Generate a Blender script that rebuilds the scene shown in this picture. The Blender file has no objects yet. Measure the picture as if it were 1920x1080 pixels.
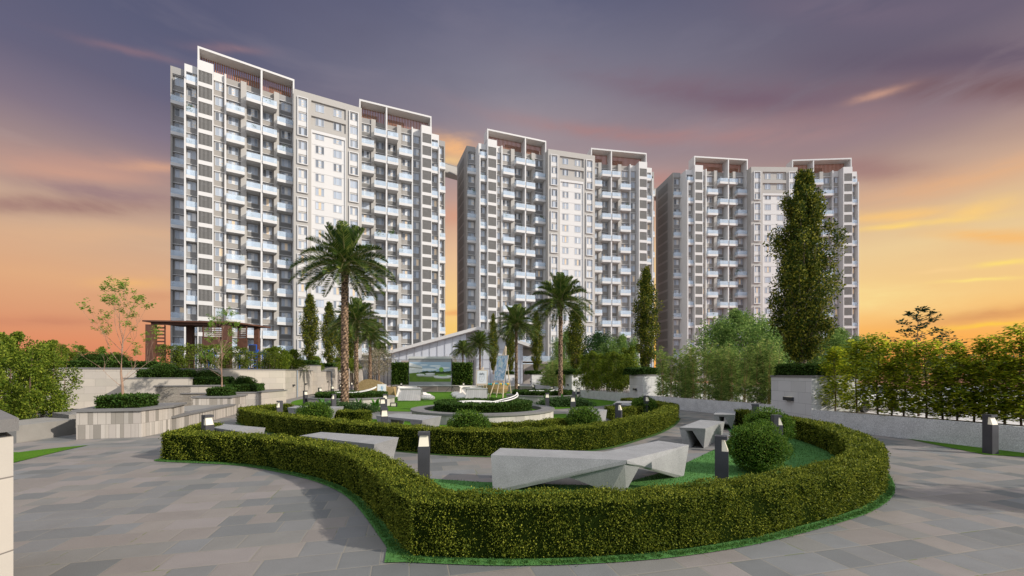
import bpy, bmesh, math, random
import numpy as np
from mathutils import Vector, Matrix
random.seed(7); rng = np.random.default_rng(7)
SC = bpy.context.scene
COL = SC.collection
HOR = 701.5; FPX = 790.0; CH = 2.0
def g(px, py, z=0.0):
    """world point at height z that the photo shows at pixel px,py"""
    k = (CH - z) / (py - HOR)
    return ((px - 960) * k, FPX * k)
def gy(px, Y):
    return (px - 960) * Y / FPX
def zy(py, Y):
    return CH - (py - HOR) * Y / FPX
def R(a): return math.radians(a)
def lin(c):
    return tuple(((v/255)/12.92 if v/255 <= .04045 else ((v/255+.055)/1.055)**2.4) for v in c)

# ------------------------------------------------------------------ materials
def newmat(name):
    m = bpy.data.materials.new(name); m.use_nodes = True
    nt = m.node_tree
    for n in list(nt.nodes): nt.nodes.remove(n)
    out = nt.nodes.new('ShaderNodeOutputMaterial')
    b = nt.nodes.new('ShaderNodeBsdfPrincipled')
    nt.links.new(b.outputs[0], out.inputs[0])
    return m, nt, b, out
class NT:
    """tiny node helper"""
    def __init__(s, nt): s.nt = nt
    def n(s, t, **kw):
        nd = s.nt.nodes.new('ShaderNode' + t)
        for k, v in kw.items(): setattr(nd, k, v)
        return nd
    def set(s, sock, v):
        if hasattr(v, 'is_output') or isinstance(v, bpy.types.NodeSocket): s.nt.links.new(v, sock)
        else: sock.default_value = v
    def math(s, op, a, b=None, c=None, clamp=False):
        nd = s.n('Math', operation=op, use_clamp=clamp); s.set(nd.inputs[0], a)
        if b is not None: s.set(nd.inputs[1], b)
        if c is not None: s.set(nd.inputs[2], c)
        return nd.outputs[0]
    def mix(s, f, a, b, blend='MIX'):
        nd = s.n('MixRGB', blend_type=blend); s.set(nd.inputs[0], f)
        s.set(nd.inputs[1], a if not isinstance(a, tuple) else (*a[:3], 1)); s.set(nd.inputs[2], b if not isinstance(b, tuple) else (*b[:3], 1))
        return nd.outputs[0]
    def noise(s, vec, scale, detail=3, rough=.55, dist=0):
        nd = s.n('TexNoise'); s.nt.links.new(vec, nd.inputs['Vector'])
        nd.inputs['Scale'].default_value = scale; nd.inputs['Detail'].default_value = detail
        nd.inputs['Roughness'].default_value = rough; nd.inputs['Distortion'].default_value = dist
        return nd.outputs['Fac']
    def ramp(s, f, stops, interp='LINEAR'):
        nd = s.n('ValToRGB'); s.set(nd.inputs[0], f); cr = nd.color_ramp; cr.interpolation = interp
        while len(cr.elements) > 1: cr.elements.remove(cr.elements[-1])
        cr.elements[0].position = stops[0][0]; cr.elements[0].color = (*stops[0][1][:3], 1)
        for p, c in stops[1:]:
            e = cr.elements.new(p); e.color = (*c[:3], 1)
        return nd.outputs[0]
    def bump(s, h, strength=.3, dist=.01):
        nd = s.n('Bump'); nd.inputs['Strength'].default_value = strength; nd.inputs['Distance'].default_value = dist
        s.nt.links.new(h, nd.inputs['Height']); return nd.outputs[0]
    def pos(s): return s.n('NewGeometry').outputs['Position']
    def objc(s): return s.n('TexCoord').outputs['Object']
    def uv(s): return s.n('TexCoord').outputs['UV']
def gray(v): return (v, v, v)
def flat(name, col, rough=.6, var=.12, scale=6, bump=0, spec=.4, fine=60, metal=0):
    """plain surface with mottling, fine grain and light weathering"""
    m, nt, b, _ = newmat(name); h = NT(nt)
    p = h.objc()
    n1 = h.noise(p, scale, 4); n2 = h.noise(p, fine, 2)
    f = h.math('ADD', h.math('MULTIPLY', n1, .6), h.math('MULTIPLY', n2, .4))
    c = h.ramp(f, [(.3, tuple(v*(1-var) for v in col)), (.7, tuple(min(1, v*(1+var)) for v in col))])
    nt.links.new(c, b.inputs['Base Color']); b.inputs['Roughness'].default_value = rough
    b.inputs['Metallic'].default_value = metal
    b.inputs['Specular IOR Level'].default_value = spec
    if bump: nt.links.new(h.bump(n2, bump, .01), b.inputs['Normal'])
    return m
def speckle(name, col, amt=.35, scale=220, rough=.6, spec=.4):
    """granite: fine light and dark grains"""
    m, nt, b, _ = newmat(name); h = NT(nt); p = h.objc()
    n2 = h.noise(p, scale, 2, .8); n1 = h.noise(p, 3, 4)
    f = h.math('ADD', h.math('MULTIPLY', n2, .8), h.math('MULTIPLY', n1, .2))
    c = h.ramp(f, [(.35, tuple(v*(1-amt) for v in col)), (.5, col), (.65, tuple(min(1, v*(1+amt)) for v in col))])
    nt.links.new(c, b.inputs['Base Color']); b.inputs['Roughness'].default_value = rough
    b.inputs['Specular IOR Level'].default_value = spec
    nt.links.new(h.bump(n2, .15, .004), b.inputs['Normal'])
    return m
def blocks(name, bw, bh, cols, grout, gw=.008, rot=0, varlen=True, rough=.6, bump=.3, speck=.12, mott=.15, offset=.5, spec=.4, moss=None):
    """coursed slabs in metres on the UV map, every slab with its own tone"""
    m, nt, b, _ = newmat(name); h = NT(nt)
    mp = h.n('Mapping'); nt.links.new(h.uv(), mp.inputs[0]); mp.inputs['Rotation'].default_value = (0, 0, rot)
    sx = h.n('SeparateXYZ'); nt.links.new(mp.outputs[0], sx.inputs[0])
    v = h.math('DIVIDE', sx.outputs[1], bh); row = h.math('FLOOR', v); fv = h.math('FRACT', v)
    wn = h.n('TexWhiteNoise', noise_dimensions='1D'); nt.links.new(row, wn.inputs['W'])
    u = h.math('DIVIDE', sx.outputs[0], bw)
    if varlen:
        u = h.math('MULTIPLY', u, h.math('MULTIPLY_ADD', wn.outputs['Value'], .35, .82))
        u = h.math('ADD', u, h.math('MULTIPLY', wn.outputs['Value'], 17.3))
        # uneven lengths inside a row
        u = h.math('ADD', u, h.math('MULTIPLY', h.math('SINE', h.math('MULTIPLY', u, 2.1)), .22))
    else:
        u = h.math('ADD', u, h.math('MULTIPLY', row, offset))
    ci = h.math('FLOOR', u); fu = h.math('FRACT', u)
    cx = h.n('CombineXYZ'); nt.links.new(ci, cx.inputs[0]); nt.links.new(row, cx.inputs[1])
    w2 = h.n('TexWhiteNoise', noise_dimensions='2D'); nt.links.new(cx.outputs[0], w2.inputs['Vector'])
    n = len(cols)
    col = h.ramp(w2.outputs['Value'], [(i/n, c) for i, c in enumerate(cols)], 'CONSTANT')
    uvv = mp.outputs[0]
    n1 = h.noise(uvv, 2.2, 5, .6, .4); n2 = h.noise(uvv, 90, 2, .7)
    sh = h.math('ADD', h.math('MULTIPLY', h.math('SUBTRACT', n1, .5), mott*2), h.math('MULTIPLY', h.math('SUBTRACT', n2, .5), speck*4))
    sh = h.math('ADD', sh, 1.0)
    cc = h.n('VectorMath', operation='SCALE'); nt.links.new(col, cc.inputs[0]); nt.links.new(sh, cc.inputs['Scale'])
    eu = h.math('MULTIPLY', h.math('MINIMUM', fu, h.math('SUBTRACT', 1, fu)), bw)
    ev = h.math('MULTIPLY', h.math('MINIMUM', fv, h.math('SUBTRACT', 1, fv)), bh)
    e = h.math('MINIMUM', eu, ev)
    gm = h.math('LESS_THAN', e, gw)
    gc = grout
    if moss:
        mm = h.math('GREATER_THAN', h.noise(uvv, 1.7, 3), .62)
        gcn = h.mix(mm, grout, moss); fin = h.mix(gm, cc.outputs[0], gcn)
    else: fin = h.mix(gm, cc.outputs[0], gc)
    nt.links.new(fin, b.inputs['Base Color'])
    rr = h.math('MULTIPLY_ADD', n1, .3, rough-.15); nt.links.new(rr, b.inputs['Roughness'])
    b.inputs['Specular IOR Level'].default_value = spec
    hh = h.math('ADD', h.math('MULTIPLY', n2, .25), h.math('MULTIPLY', h.math('MINIMUM', e, .02), 30))
    nt.links.new(h.bump(hh, bump, .006), b.inputs['Normal'])
    return m
def leafmat(name, stops, trans=.3, rough=.6, spec=.13):
    """foliage: every leaf its own tone, light comes through"""
    m, nt, b, out = newmat(name); h = NT(nt)
    ge = h.n('NewGeometry')
    big = h.noise(h.pos(), 2.6, 2)
    f = h.math('ADD', h.math('MULTIPLY', ge.outputs['Random Per Island'], .75), h.math('MULTIPLY', big, .35), clamp=True)
    c = h.ramp(f, stops)
    nt.links.new(c, b.inputs['Base Color']); b.inputs['Roughness'].default_value = rough
    b.inputs['Specular IOR Level'].default_value = spec
    tr = h.n('BsdfTranslucent'); nt.links.new(c, tr.inputs[0])
    mx = h.n('MixShader'); mx.inputs[0].default_value = trans
    nt.links.new(b.outputs[0], mx.inputs[1]); nt.links.new(tr.outputs[0], mx.inputs[2]); nt.links.new(mx.outputs[0], out.inputs[0])
    return m
def emis(name, col, st):
    m, nt, b, _ = newmat(name)
    b.inputs['Base Color'].default_value = (*col, 1); b.inputs['Emission Color'].default_value = (*col, 1)
    b.inputs['Emission Strength'].default_value = st; b.inputs['Roughness'].default_value = .4
    return m
def glassy(name, col, alpha, rough=.08, spec=.6):
    m, nt, b, _ = newmat(name)
    b.inputs['Base Color'].default_value = (*col, 1); b.inputs['Alpha'].default_value = alpha
    b.inputs['Roughness'].default_value = rough; b.inputs['Specular IOR Level'].default_value = spec
    return m

# ------------------------------------------------------------------ mesh building
class MB:
    def __init__(s):
        s.v = []; s.f = []; s.m = []; s.chunks = []; s.smooth = False
    def poly(s, pts, m=0):
        i = len(s.v); s.v += [tuple(p) for p in pts]; s.f.append(list(range(i, i+len(pts)))); s.m.append(m)
    def raw(s, vs, fs, m=0):
        i = len(s.v); s.v += [tuple(p) for p in vs]
        for f in fs: s.f.append([i+k for k in f]); s.m.append(m)
    def box(s, x0, x1, y0, y1, z0, z1, m=0, T=None):
        vs = [(x0,y0,z0),(x1,y0,z0),(x1,y1,z0),(x0,y1,z0),(x0,y0,z1),(x1,y0,z1),(x1,y1,z1),(x0,y1,z1)]
        if T: vs = [T(*p) for p in vs]
        s.raw(vs, [(0,3,2,1),(4,5,6,7),(0,1,5,4),(1,2,6,5),(2,3,7,6),(3,0,4,7)], m)
        return s
    def prism(s, pts, z0, z1, m=0, top=None, bottom=True):
        n = len(pts); a = sum(pts[i][0]*pts[(i+1)%n][1]-pts[(i+1)%n][0]*pts[i][1] for i in range(n))
        if a < 0: pts = list(reversed(pts))
        vs = [(x,y,z0) for x,y in pts] + [(x,y,z1) for x,y in pts]
        s.raw(vs, [(i,(i+1)%n,n+(i+1)%n,n+i) for i in range(n)], m)
        s.raw([(x,y,z1) for x,y in pts], [tuple(range(n))], m if top is None else top)
        if bottom: s.raw([(x,y,z0) for x,y in pts], [tuple(reversed(range(n)))], m)
        return s
    def hull(s, pts, m=0):
        bm = bmesh.new()
        for p in pts: bm.verts.new(p)
        r = bmesh.ops.convex_hull(bm, input=bm.verts)
        bm.verts.ensure_lookup_table(); bm.verts.index_update()
        used = sorted({v.index for f in bm.faces for v in f.verts}); mp = {k:i for i,k in enumerate(used)}
        s.raw([bm.verts[k].co[:] for k in used], [tuple(mp[v.index] for v in f.verts) for f in bm.faces], m)
        bm.free(); return s
    def tube(s, pts, rad, n=8, m=0, cap=True):
        pts = [Vector(p) for p in pts]
        if not hasattr(rad, '__len__'): rad = [rad]*len(pts)
        base = len(s.v); up = Vector((0,0,1))
        for i, p in enumerate(pts):
            d = (pts[min(i+1,len(pts)-1)]-pts[max(i-1,0)]).normalized()
            a = d.cross(up)
            if a.length < 1e-3: a = d.cross(Vector((1,0,0)))
            a.normalize(); b = d.cross(a)
            for k in range(n):
                t = 2*math.pi*k/n
                s.v.append(tuple(p + (a*math.cos(t)+b*math.sin(t))*rad[i]))
        for i in range(len(pts)-1):
            for k in range(n):
                s.f.append([base+i*n+k, base+i*n+(k+1)%n, base+(i+1)*n+(k+1)%n, base+(i+1)*n+k]); s.m.append(m)
        if cap:
            s.f.append([base+k for k in range(n)]); s.m.append(m)
            e = base+(len(pts)-1)*n; s.f.append([e+n-1-k for k in range(n)]); s.m.append(m)
        return s
    def quads(s, V, m=0):
        """V: (n,4,3) array of separate quads"""
        s.chunks.append((np.asarray(V, dtype=np.float32), m)); return s
    def sphere(s, c, r, m=0, nu=16, nv=10, fn=None):
        vs = []; 
        for j in range(nv+1):
            for i in range(nu):
                th = math.pi*j/nv; ph = 2*math.pi*i/nu
                d = (math.sin(th)*math.cos(ph), math.sin(th)*math.sin(ph), math.cos(th))
                k = fn(d) if fn else 1
                vs.append((c[0]+r[0]*d[0]*k, c[1]+r[1]*d[1]*k, c[2]+r[2]*d[2]*k))
        fs = [(j*nu+i, (j+1)*nu+i, (j+1)*nu+(i+1)%nu, j*nu+(i+1)%nu) for j in range(nv) for i in range(nu)]
        s.raw(vs, fs, m); return s
    def build(s, name, mats, parent=None, loc=None, smooth=None):
        nv0 = len(s.v)
        V = [np.array(s.v, dtype=np.float32).reshape(-1,3)]
        lt = [np.array([len(f) for f in s.f], dtype=np.int32)]
        lv = [np.array([k for f in s.f for k in f], dtype=np.int32)]
        mi = [np.array(s.m, dtype=np.int32)]
        off = nv0
        for q, m in s.chunks:
            n = q.shape[0]; V.append(q.reshape(-1,3)); lt.append(np.full(n, 4, np.int32))
            lv.append(np.arange(off, off+4*n, dtype=np.int32)); mi.append(np.full(n, m, np.int32)); off += 4*n
        V = np.concatenate(V); lt = np.concatenate(lt); lv = np.concatenate(lv); mi = np.concatenate(mi)
        me = bpy.data.meshes.new(name)
        me.vertices.add(len(V)); me.vertices.foreach_set('co', V.ravel())
        me.loops.add(len(lv)); me.loops.foreach_set('vertex_index', lv)
        ls = np.concatenate([[0], np.cumsum(lt)[:-1]]).astype(np.int32)
        me.polygons.add(len(lt)); me.polygons.foreach_set('loop_start', ls); me.polygons.foreach_set('loop_total', lt)
        me.polygons.foreach_set('material_index', mi)
        if smooth is None: smooth = s.smooth
        me.polygons.foreach_set('use_smooth', np.full(len(lt), bool(smooth)))
        me.update(calc_edges=True); me.validate()
        if len(s.f) and not s.chunks:
            # metre-scaled UVs
            uv = me.uv_layers.new(name='UVMap')
            nrm = np.zeros(len(lt)*3, np.float32); me.polygons.foreach_get('normal', nrm); nrm = nrm.reshape(-1,3)
            pf = np.repeat(np.arange(len(lt)), lt); P = V[lv]; N = nrm[pf]
            t = np.stack([-N[:,1], N[:,0]], 1); L = np.linalg.norm(t, axis=1, keepdims=True); t = t/np.maximum(L, 1e-6)
            side = np.stack([(P[:,:2]*t).sum(1), P[:,2]], 1); flatm = np.abs(N[:,2]) > .7
            res = np.where(flatm[:,None], P[:,:2], side).astype(np.float32)
            uv.data.foreach_set('uv', res.ravel())
        for m in (mats if isinstance(mats, (list,tuple)) else [mats]): me.materials.append(m)
        o = bpy.data.objects.new(name, me); COL.objects.link(o)
        if parent: o.parent = parent
        if loc: o.location = loc
        return o
def tag(o, label=None, cat=None, group=None, kind=None):
    if label: o['label'] = label
    if cat: o['category'] = cat
    if group: o['group'] = group
    if kind: o['kind'] = kind
    return o
def empty(name, loc=(0,0,0), rz=0, label=None, cat=None, group=None, sc=1):
    o = bpy.data.objects.new(name, None); COL.objects.link(o); o.empty_display_size = .2
    o.location = loc; o.rotation_euler = (0,0,rz); o.scale = (sc,sc,sc) if not hasattr(sc,'__len__') else sc
    return tag(o, label, cat, group)
def copy_tree(o, loc=None, rz=None, label=None, group=None, sc=None, parent=None):
    c = o.copy(); COL.objects.link(c); c.parent = parent
    if loc is not None: c.location = loc
    if rz is not None: c.rotation_euler = (0,0,rz)
    if sc is not None: c.scale = (sc,sc,sc) if not hasattr(sc,'__len__') else sc
    if label: c['label'] = label
    if group: c['group'] = group
    for ch in [x for x in list(o.children)]:
        copy_tree(ch, parent=c)
    return c
def unit(a): return a/np.maximum(np.linalg.norm(a, axis=-1, keepdims=True), 1e-9)
def leafquads(P, A, L, W, N=None, fold=0):
    """diamond leaves at P pointing along A, length L, width W (arrays or scalars)"""
    n = len(P); A = unit(A)
    if N is None: N = unit(rng.normal(size=(n,3)))
    B = unit(np.cross(A, N)); L = np.broadcast_to(np.asarray(L, float).reshape(-1,1), (n,1)); W = np.broadcast_to(np.asarray(W, float).reshape(-1,1), (n,1))
    q = np.empty((n,4,3))
    q[:,0] = P; q[:,1] = P + A*L*.45 + B*W*.5; q[:,2] = P + A*L; q[:,3] = P + A*L*.45 - B*W*.5
    return q
def leaves_on(P, N, size, aspect=.6, spread=.8):
    A = unit(N + rng.normal(size=P.shape)*spread)
    s = size*(.7+.6*rng.random(len(P)))
    return leafquads(P, A, s, s*aspect)

# ------------------------------------------------------------------ palette
WHITE = flat('white_render', (.565,.56,.55), .55, .03, .4)
TAUPE = flat('taupe_render', (.29,.275,.255), .7, .05, .35)
TAUPE2 = flat('pale_taupe_render', (.375,.36,.335), .7, .05, .35)
GREYW = flat('grey_render', (.27,.265,.26), .7, .05, .35)
DGREY = flat('dark_render', (.17,.168,.162), .7, .05, .35)
RUST = flat('rust_slats', (.30,.13,.075), .6, .25, 3)
DARK = flat('charcoal_metal', (.035,.036,.04), .45, .2)
LOUVRE = flat('grey_louvre', (.25,.245,.235), .5, .08)
RAILG = glassy('balcony_glass', (.62,.74,.86), .42, .06)
# ------------------------------------------------------------------ towers
def winmat():
    m, nt, b, _ = newmat('window_glass'); h = NT(nt)
    oi = h.n('ObjectInfo'); sx = h.n('SeparateXYZ'); nt.links.new(h.objc(), sx.inputs[0])
    fr = h.math('FRACT', h.math('MULTIPLY', sx.outputs[0], 9.0))
    fold = h.math('MULTIPLY', h.math('ABSOLUTE', h.math('SUBTRACT', fr, .5)), .5)
    c = h.ramp(oi.outputs['Random'], [(0, (.10,.11,.125)), (.3, (.17,.19,.22)), (.55, (.29,.34,.41)), (.8, (.42,.47,.54)), (1, (.22,.24,.27))])
    cc = h.mix(fold, c, (.05,.055,.06))
    # evenly spaced vertical bands of the pane are slightly darker
    nt.links.new(cc, b.inputs['Base Color']); b.inputs['Roughness'].default_value = .12
    b.inputs['Specular IOR Level'].default_value = .7
    return m
def roommat():
    m, nt, b, _ = newmat('room_behind_glass'); h = NT(nt)
    oi = h.n('ObjectInfo')
    n = h.noise(h.objc(), 2.5, 2)
    c1 = h.ramp(n, [(.35, (.50,.38,.24)), (.46, (.62,.58,.52)), (.55, (.34,.42,.52)), (.66, (.66,.64,.61))])
    c = h.mix(h.math('GREATER_THAN', h.math('FRACT', h.math('MULTIPLY', oi.outputs['Random'], 7.7)), .55), (.42,.47,.54), c1)
    nt.links.new(c, b.inputs['Base Color']); b.inputs['Roughness'].default_value = .2
    lit = h.math('GREATER_THAN', h.math('FRACT', h.math('MULTIPLY', oi.outputs['Random'], 7.7)), .62)
    nt.links.new(c1, b.inputs['Emission Color']); nt.links.new(h.math('MULTIPLY', lit, .16), b.inputs['Emission Strength'])
    return m
WGL = winmat(); ROOM = roommat()
def window_mesh(w, hgt, n=3):
    b = MB(); fr = .07
    b.box(-w/2, w/2, -.04, .06, 0, fr, 0); b.box(-w/2, w/2, -.04, .06, hgt-fr, hgt, 0)
    for i in range(n+1):
        x = -w/2 + (w-fr)*i/n
        b.box(x, x+fr, -.04, .06, fr, hgt-fr, 0)
    for i in range(n):
        x0 = -w/2 + (w-fr)*i/n + fr; x1 = -w/2 + (w-fr)*(i+1)/n
        b.box(x0, x1, .0, .03, fr, hgt-fr, 2 if (i == n//2 and n > 1) else 1)
    b.box(-w/2, w/2, -.1, -.04, hgt-.03, hgt+.03, 0)
    o = b.build('window', [WFR, WGL, ROOM]); me = o.data; bpy.data.objects.remove(o); return me
WFR = flat('window_frame_grey', (.50,.51,.52), .4, .04)
def mesh_of(b, mats, name='m'):
    o = b.build(name, mats); me = o.data; bpy.data.objects.remove(o); return me
_wm = {}
def wmesh(w, hh, n=3):
    k = (round(w,2), round(hh,2), n)
    if k not in _wm: _wm[k] = window_mesh(w, hh, n)
    return _wm[k]
_bm = {}
def bmesh_pair(w, d):
    k = (round(w,2), round(d,2))
    if k not in _bm:
        b = MB(); b.box(-w/2, w/2, 0, .14, 0, .6, 0)
        b.box(-w/2, -w/2+.12, .14, d, 0, .6, 0); b.box(w/2-.12, w/2, .14, d, 0, .6, 0)
        b.box(-w/2+.12, w/2-.12, .14, d, .05, .3, 0)
        slab = mesh_of(b, [WHITE], 'balcony')
        r = MB(); r.box(-w/2+.03, w/2-.03, .03, .05, .6, 1.62, 0)
        r.box(-w/2+.03, -w/2+.05, .05, d, .6, 1.62, 0); r.box(w/2-.05, w/2-.03, .05, d, .6, 1.62, 0)
        r.box(-w/2+.02, w/2-.02, .02, .06, 1.62, 1.66, 1)
        for i in range(int(w//1.1)+1):
            x = -w/2+.06 + (w-.12)*i/max(1, int(w//1.1)); r.box(x-.012, x+.012, .052, .07, .6, 1.62, 1)
        rail = mesh_of(r, [RAILG, WFR], 'railing')
        _bm[k] = (slab, rail)
    return _bm[k]
def louvre_mesh(w, hh):
    b = MB()
    for i in range(11):
        x = -w/2 + .06 + (w-.12)*i/10
        b.box(x-.045, x+.045, .0, .16, 0, hh, 0)
    b.box(-w/2, w/2, .3, .34, 0, hh, 1)
    b.box(-w/2+.5, w/2-.9, .27, .3, hh-.75, hh-.25, 0)
    return mesh_of(b, [LOUVRE, DGREY], 'louvre_screen')
LVM = louvre_mesh(2.16, 2.2)
def screen_dark_mesh(w, hh):
    b = MB(); b.box(-w/2, w/2, .0, .06, 0, hh, 1)
    for i in range(8):
        x = -w/2 + w*i/7; b.box(x-.02, x+.02, -.03, .0, 0, hh, 0)
    return mesh_of(b, [LOUVRE, DGREY], 'louvre_screen')
KMAX = 19      # storeys 0..KMAX-1 from the top
WA = R(5.25); WL = 16.5
def tower(px, py, ang, label, lounge, plants, vis_side):
    root = empty('apartment_tower', (px, py, 0), ang, label, 'apartment building', 'apartment towers behind the garden')
    TW = 46.2
    def Lf(s, v, z): return (s*math.cos(WA)-v*math.sin(WA), s*math.sin(WA)+v*math.cos(WA), z)
    def Rf(s, v, z):
        x, y, z = Lf(s, v, z); return (TW-x, y, z)
    sides = [(Lf, WA), (Rf, -WA)]
    cnt = {'window': 0, 'balcony': 0}
    over = []
    def inst(mesh, name, x, y, z, rz, parent=root):
        o = bpy.data.objects.new(name, mesh); COL.objects.link(o); o.parent = parent
        o.location = (x, y, z); o.rotation_euler = (0, 0, rz); return o
    jobs = []
    for T, a in sides:
        wing = MB(); base = -2
        # bodies (one wall mesh per wing): taupe=0, white=1, grey=2, dark=3, pale=4
        B = lambda *q, m=0: wing.box(*q, m, T)
        B(2.5, 4.25, 2.2, 15.5, base, 62.0, m=0)         # narrow window bay
        B(4.25, 4.55, 1.5, 15.5, base, 62.0, m=1)        # slim white fin
        B(2.5, 4.249, 2.14, 2.2, 60.45, 62.02, m=1)
        B(4.55, 7.0, 2.4, 15.5, base, 61.8, m=0)
        B(7.0, 8.0, 1.7, 15.5, base, 61.8, m=4)          # pier
        B(8.0, 12.9, 2.6, 15.5, base, 61.8, m=0)
        B(12.9, 13.9, 1.7, 15.5, base, 61.8, m=4)
        B(13.9, 16.6, 2.0, 15.5, base, 61.8, m=2)  # inner bay coloured slightly darker for the shade it stands in
        # louvre column
        B(0, .14, 0, 3, base, 62.2, m=1); B(2.30, 2.5, 0, 3, base, 62.2, m=1)
        B(.14, 2.30, .42, 15.5, base, 60.3, m=2)
        B(.14, 2.30, 0, 3, 60.28, 62.2, m=1)
        for k in range(KMAX): B(.14, 2.30, 0, .42, 57.28-3*k, 58.05-3*k, m=1)
        # outer bay 1 (behind the louvre column)
        B(-2.05, -1.78, .35, 5, base, 57.95, m=1); B(-1.78, 0, 1.7, 15.5, base, 60.2, m=2); B(-2.05, 0, 1.2, 5, 59.9, 61.3, m=1)
        B(-2.05, -1.78, 5, 15.5, base, 61.3, m=0)
        # outer bay 2
        B(-4.4, -2.05, 4.9, 15.5, base, 61.8, m=2); B(-4.42, -4.1, 4.3, 4.9, base, 61.8, m=0); B(-4.1,-2.05,4.3,4.9,60.45,61.8,m=2)
        B(-2.05, -1.78, 1.2, 5, 57.95, 59.9, m=1)
        for k in range(KMAX):
            z = -3*k
            B(2.5, 4.25, 1.95, 2.14, 60.3+z, 60.45+z, m=1)
            B(4.55, 7.0, 2.0, 2.4, 60.33+z, 60.43+z, m=1)
            B(8.0, 10.4, 2.1, 2.6, 60.33+z, 60.43+z, m=1); B(10.75, 12.9, 2.1, 2.6, 60.33+z, 60.43+z, m=1)
            B(13.9, 16.5, 1.6, 2.0, 60.33+z, 60.43+z, m=1)
            B(-4.1, -2.05, 4.5, 4.9, 60.33+z, 60.43+z, m=1); B(-1.78, 0, 1.4, 1.7, 60.33+z, 60.43+z, m=1)
            B(4.75, 6.75, 2.37, 2.4, 57.6+z, 58.4+z, m=0)
            B(8.2, 10.2, 2.57, 2.6, 57.7+z, 58.4+z, m=3); B(10.9, 12.7, 2.57, 2.6, 57.7+z, 58.4+z, m=0)
            B(14.1, 16.3, 1.97, 2.0, 57.7+z, 58.4+z, m=3)
            B(-4.42-.03, -4.42, 7.6, 13.8, 57.9+z, 60.2+z, m=3)
            # thin service ladders on the piers
            B(6.75, 7.05, 1.66, 1.69, 58.1+z, 58.15+z, m=3); B(12.6, 13.3, 1.66, 1.69, 58.1+z, 58.15+z, m=3)
        wing.build('wing_wall', [TAUPE, WHITE, GREYW, DGREY, TAUPE2], root)
        col = MB(); col.box(10.42, 10.74, .35, 2.6, base, 62.5, 0, T); col.box(16.34, 16.6, .5, 2.0, base, 62.5, 0, T)
        col.build('white_fin', [WHITE], root)
        cr = MB()
        cr.box(0, 16.6, .3, 3.4, 64.55, 64.95, 0, T); cr.box(0, .28, .3, 3.4, 62.0, 64.55, 0, T)
        cr.box(16.32, 16.6, .3, 3.4, 61.8, 64.55, 0, T); cr.box(10.42, 10.74, .34, 3.4, 62.5, 64.55, 0, T)
        cr.box(12.2, 16.3, 3.75, 3.9, 61.8, 63.8, 0, T); cr.box(5.9, 10.4, 3.75, 3.9, 61.8, 63.8, 0, T)
        cf = cr.build('crown_frame', [WHITE], root)
        sl = MB(); n = 0
        for s0, s1 in ((.35, 10.38), (10.8, 16.28)):
            m_ = int((s1-s0)/.36)
            for i in range(m_):
                s = s0 + (s1-s0)*(i+.5)/m_; sl.box(s-.085, s+.085, 2.9, 3.1, 61.75, 64.54, 0, T)
        sl.build('timber_slats', [RUST], cf)
        for k in range(KMAX):
            z = -3*k
            def at(s, v): x, y, _ = T(s, v, 0); return x, y
            jobs.append(('louvre_screen', LVM, *at(1.22, .06), 58.06+z, a, k))
            for s, v, w, hh, nn in ((3.38, 2.2, 1.35, 1.65, 2), (5.75, 2.4, 1.75, 1.6, 3), (9.1, 2.6, 1.8, 1.6, 3), (11.8, 2.6, 1.7, 1.6, 3), (15.2, 2.0, 1.8, 1.6, 3), (-.95, 1.7, 1.35, 1.55, 2), (-3.05, 4.9, 1.5, 1.6, 2)):
                x, y = at(s, v-.02)
                tall = ((s > 8 and s < 12.5 or s == -.95) and k % 2 == 0) or ((s == 5.75 or s > 14 or s == -3.05) and k % 2 == 1)
                if tall: jobs.append(('window', wmesh(w, 2.25, nn), x, y, 57.95+z, a, k))
                else: jobs.append(('window', wmesh(w, hh, nn), x, y, 58.55+z, a, k))
            bl = []
            if k % 2 == 0: bl += [(9.15, .15, 2.5, 2.4), (12.05, .15, 2.6, 2.4), (-.9, .55, 1.72, 1.1)]
            else: bl += [(6.1, .75, 3.1, 1.6), (14.85, .1, 2.95, 1.85), (-3.1, 3.7, 2.5, 1.2)]
            for s, v, w, d in bl:
                x, y = at(s, v); ms, mr = bmesh_pair(w, d)
                o = inst(ms, 'balcony', x, y, 57.35+z, a); inst(mr, 'railing', 0, 0, 0, 0, o)
                if random.random() < plants:
                    PLANTS.append((root, x, y, 57.7+z, a, w, lounge))
    # centre block
    y0 = -.2; x0 = 16.3; cw = 13.6
    c = MB(); K = lambda a_, b_, v0, v1, z0, z1, m: c.box(x0+a_, x0+b_, y0+v0, y0+v1, z0, z1, m)
    K(0, 3.36, 0, 15.5, -2, 61.75, 0); K(10.25, cw, 0, 15.5, -2, 61.75, 0)
    K(3.36, 10.25, 0, 15.5, 60.35, 61.75, 0)
    K(3.36, 10.25, .35, 15.5, 54.4, 60.35, 0); K(3.36, 10.25, 0, .349, 57.1, 58.0, 0); K(3.36, 10.25, 0, .349, 54.2, 55.0, 0)
    K(3.36, 10.25, .25, 15.5, -2, 54.2, 1)
    K(3.36, 3.55, .02, .25, -2, 54.2, 1); K(10.06, 10.25, .02, .25, -2, 54.2, 1); K(3.55, 10.06, .02, .25, 53.55, 54.2, 1)
    for k in range(2, KMAX): K(3.6, 10.0, .2, .25, 60.2-3*k, 60.28-3*k, 1)
    c.build('centre_wall', [TAUPE2, WHITE], root)
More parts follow.
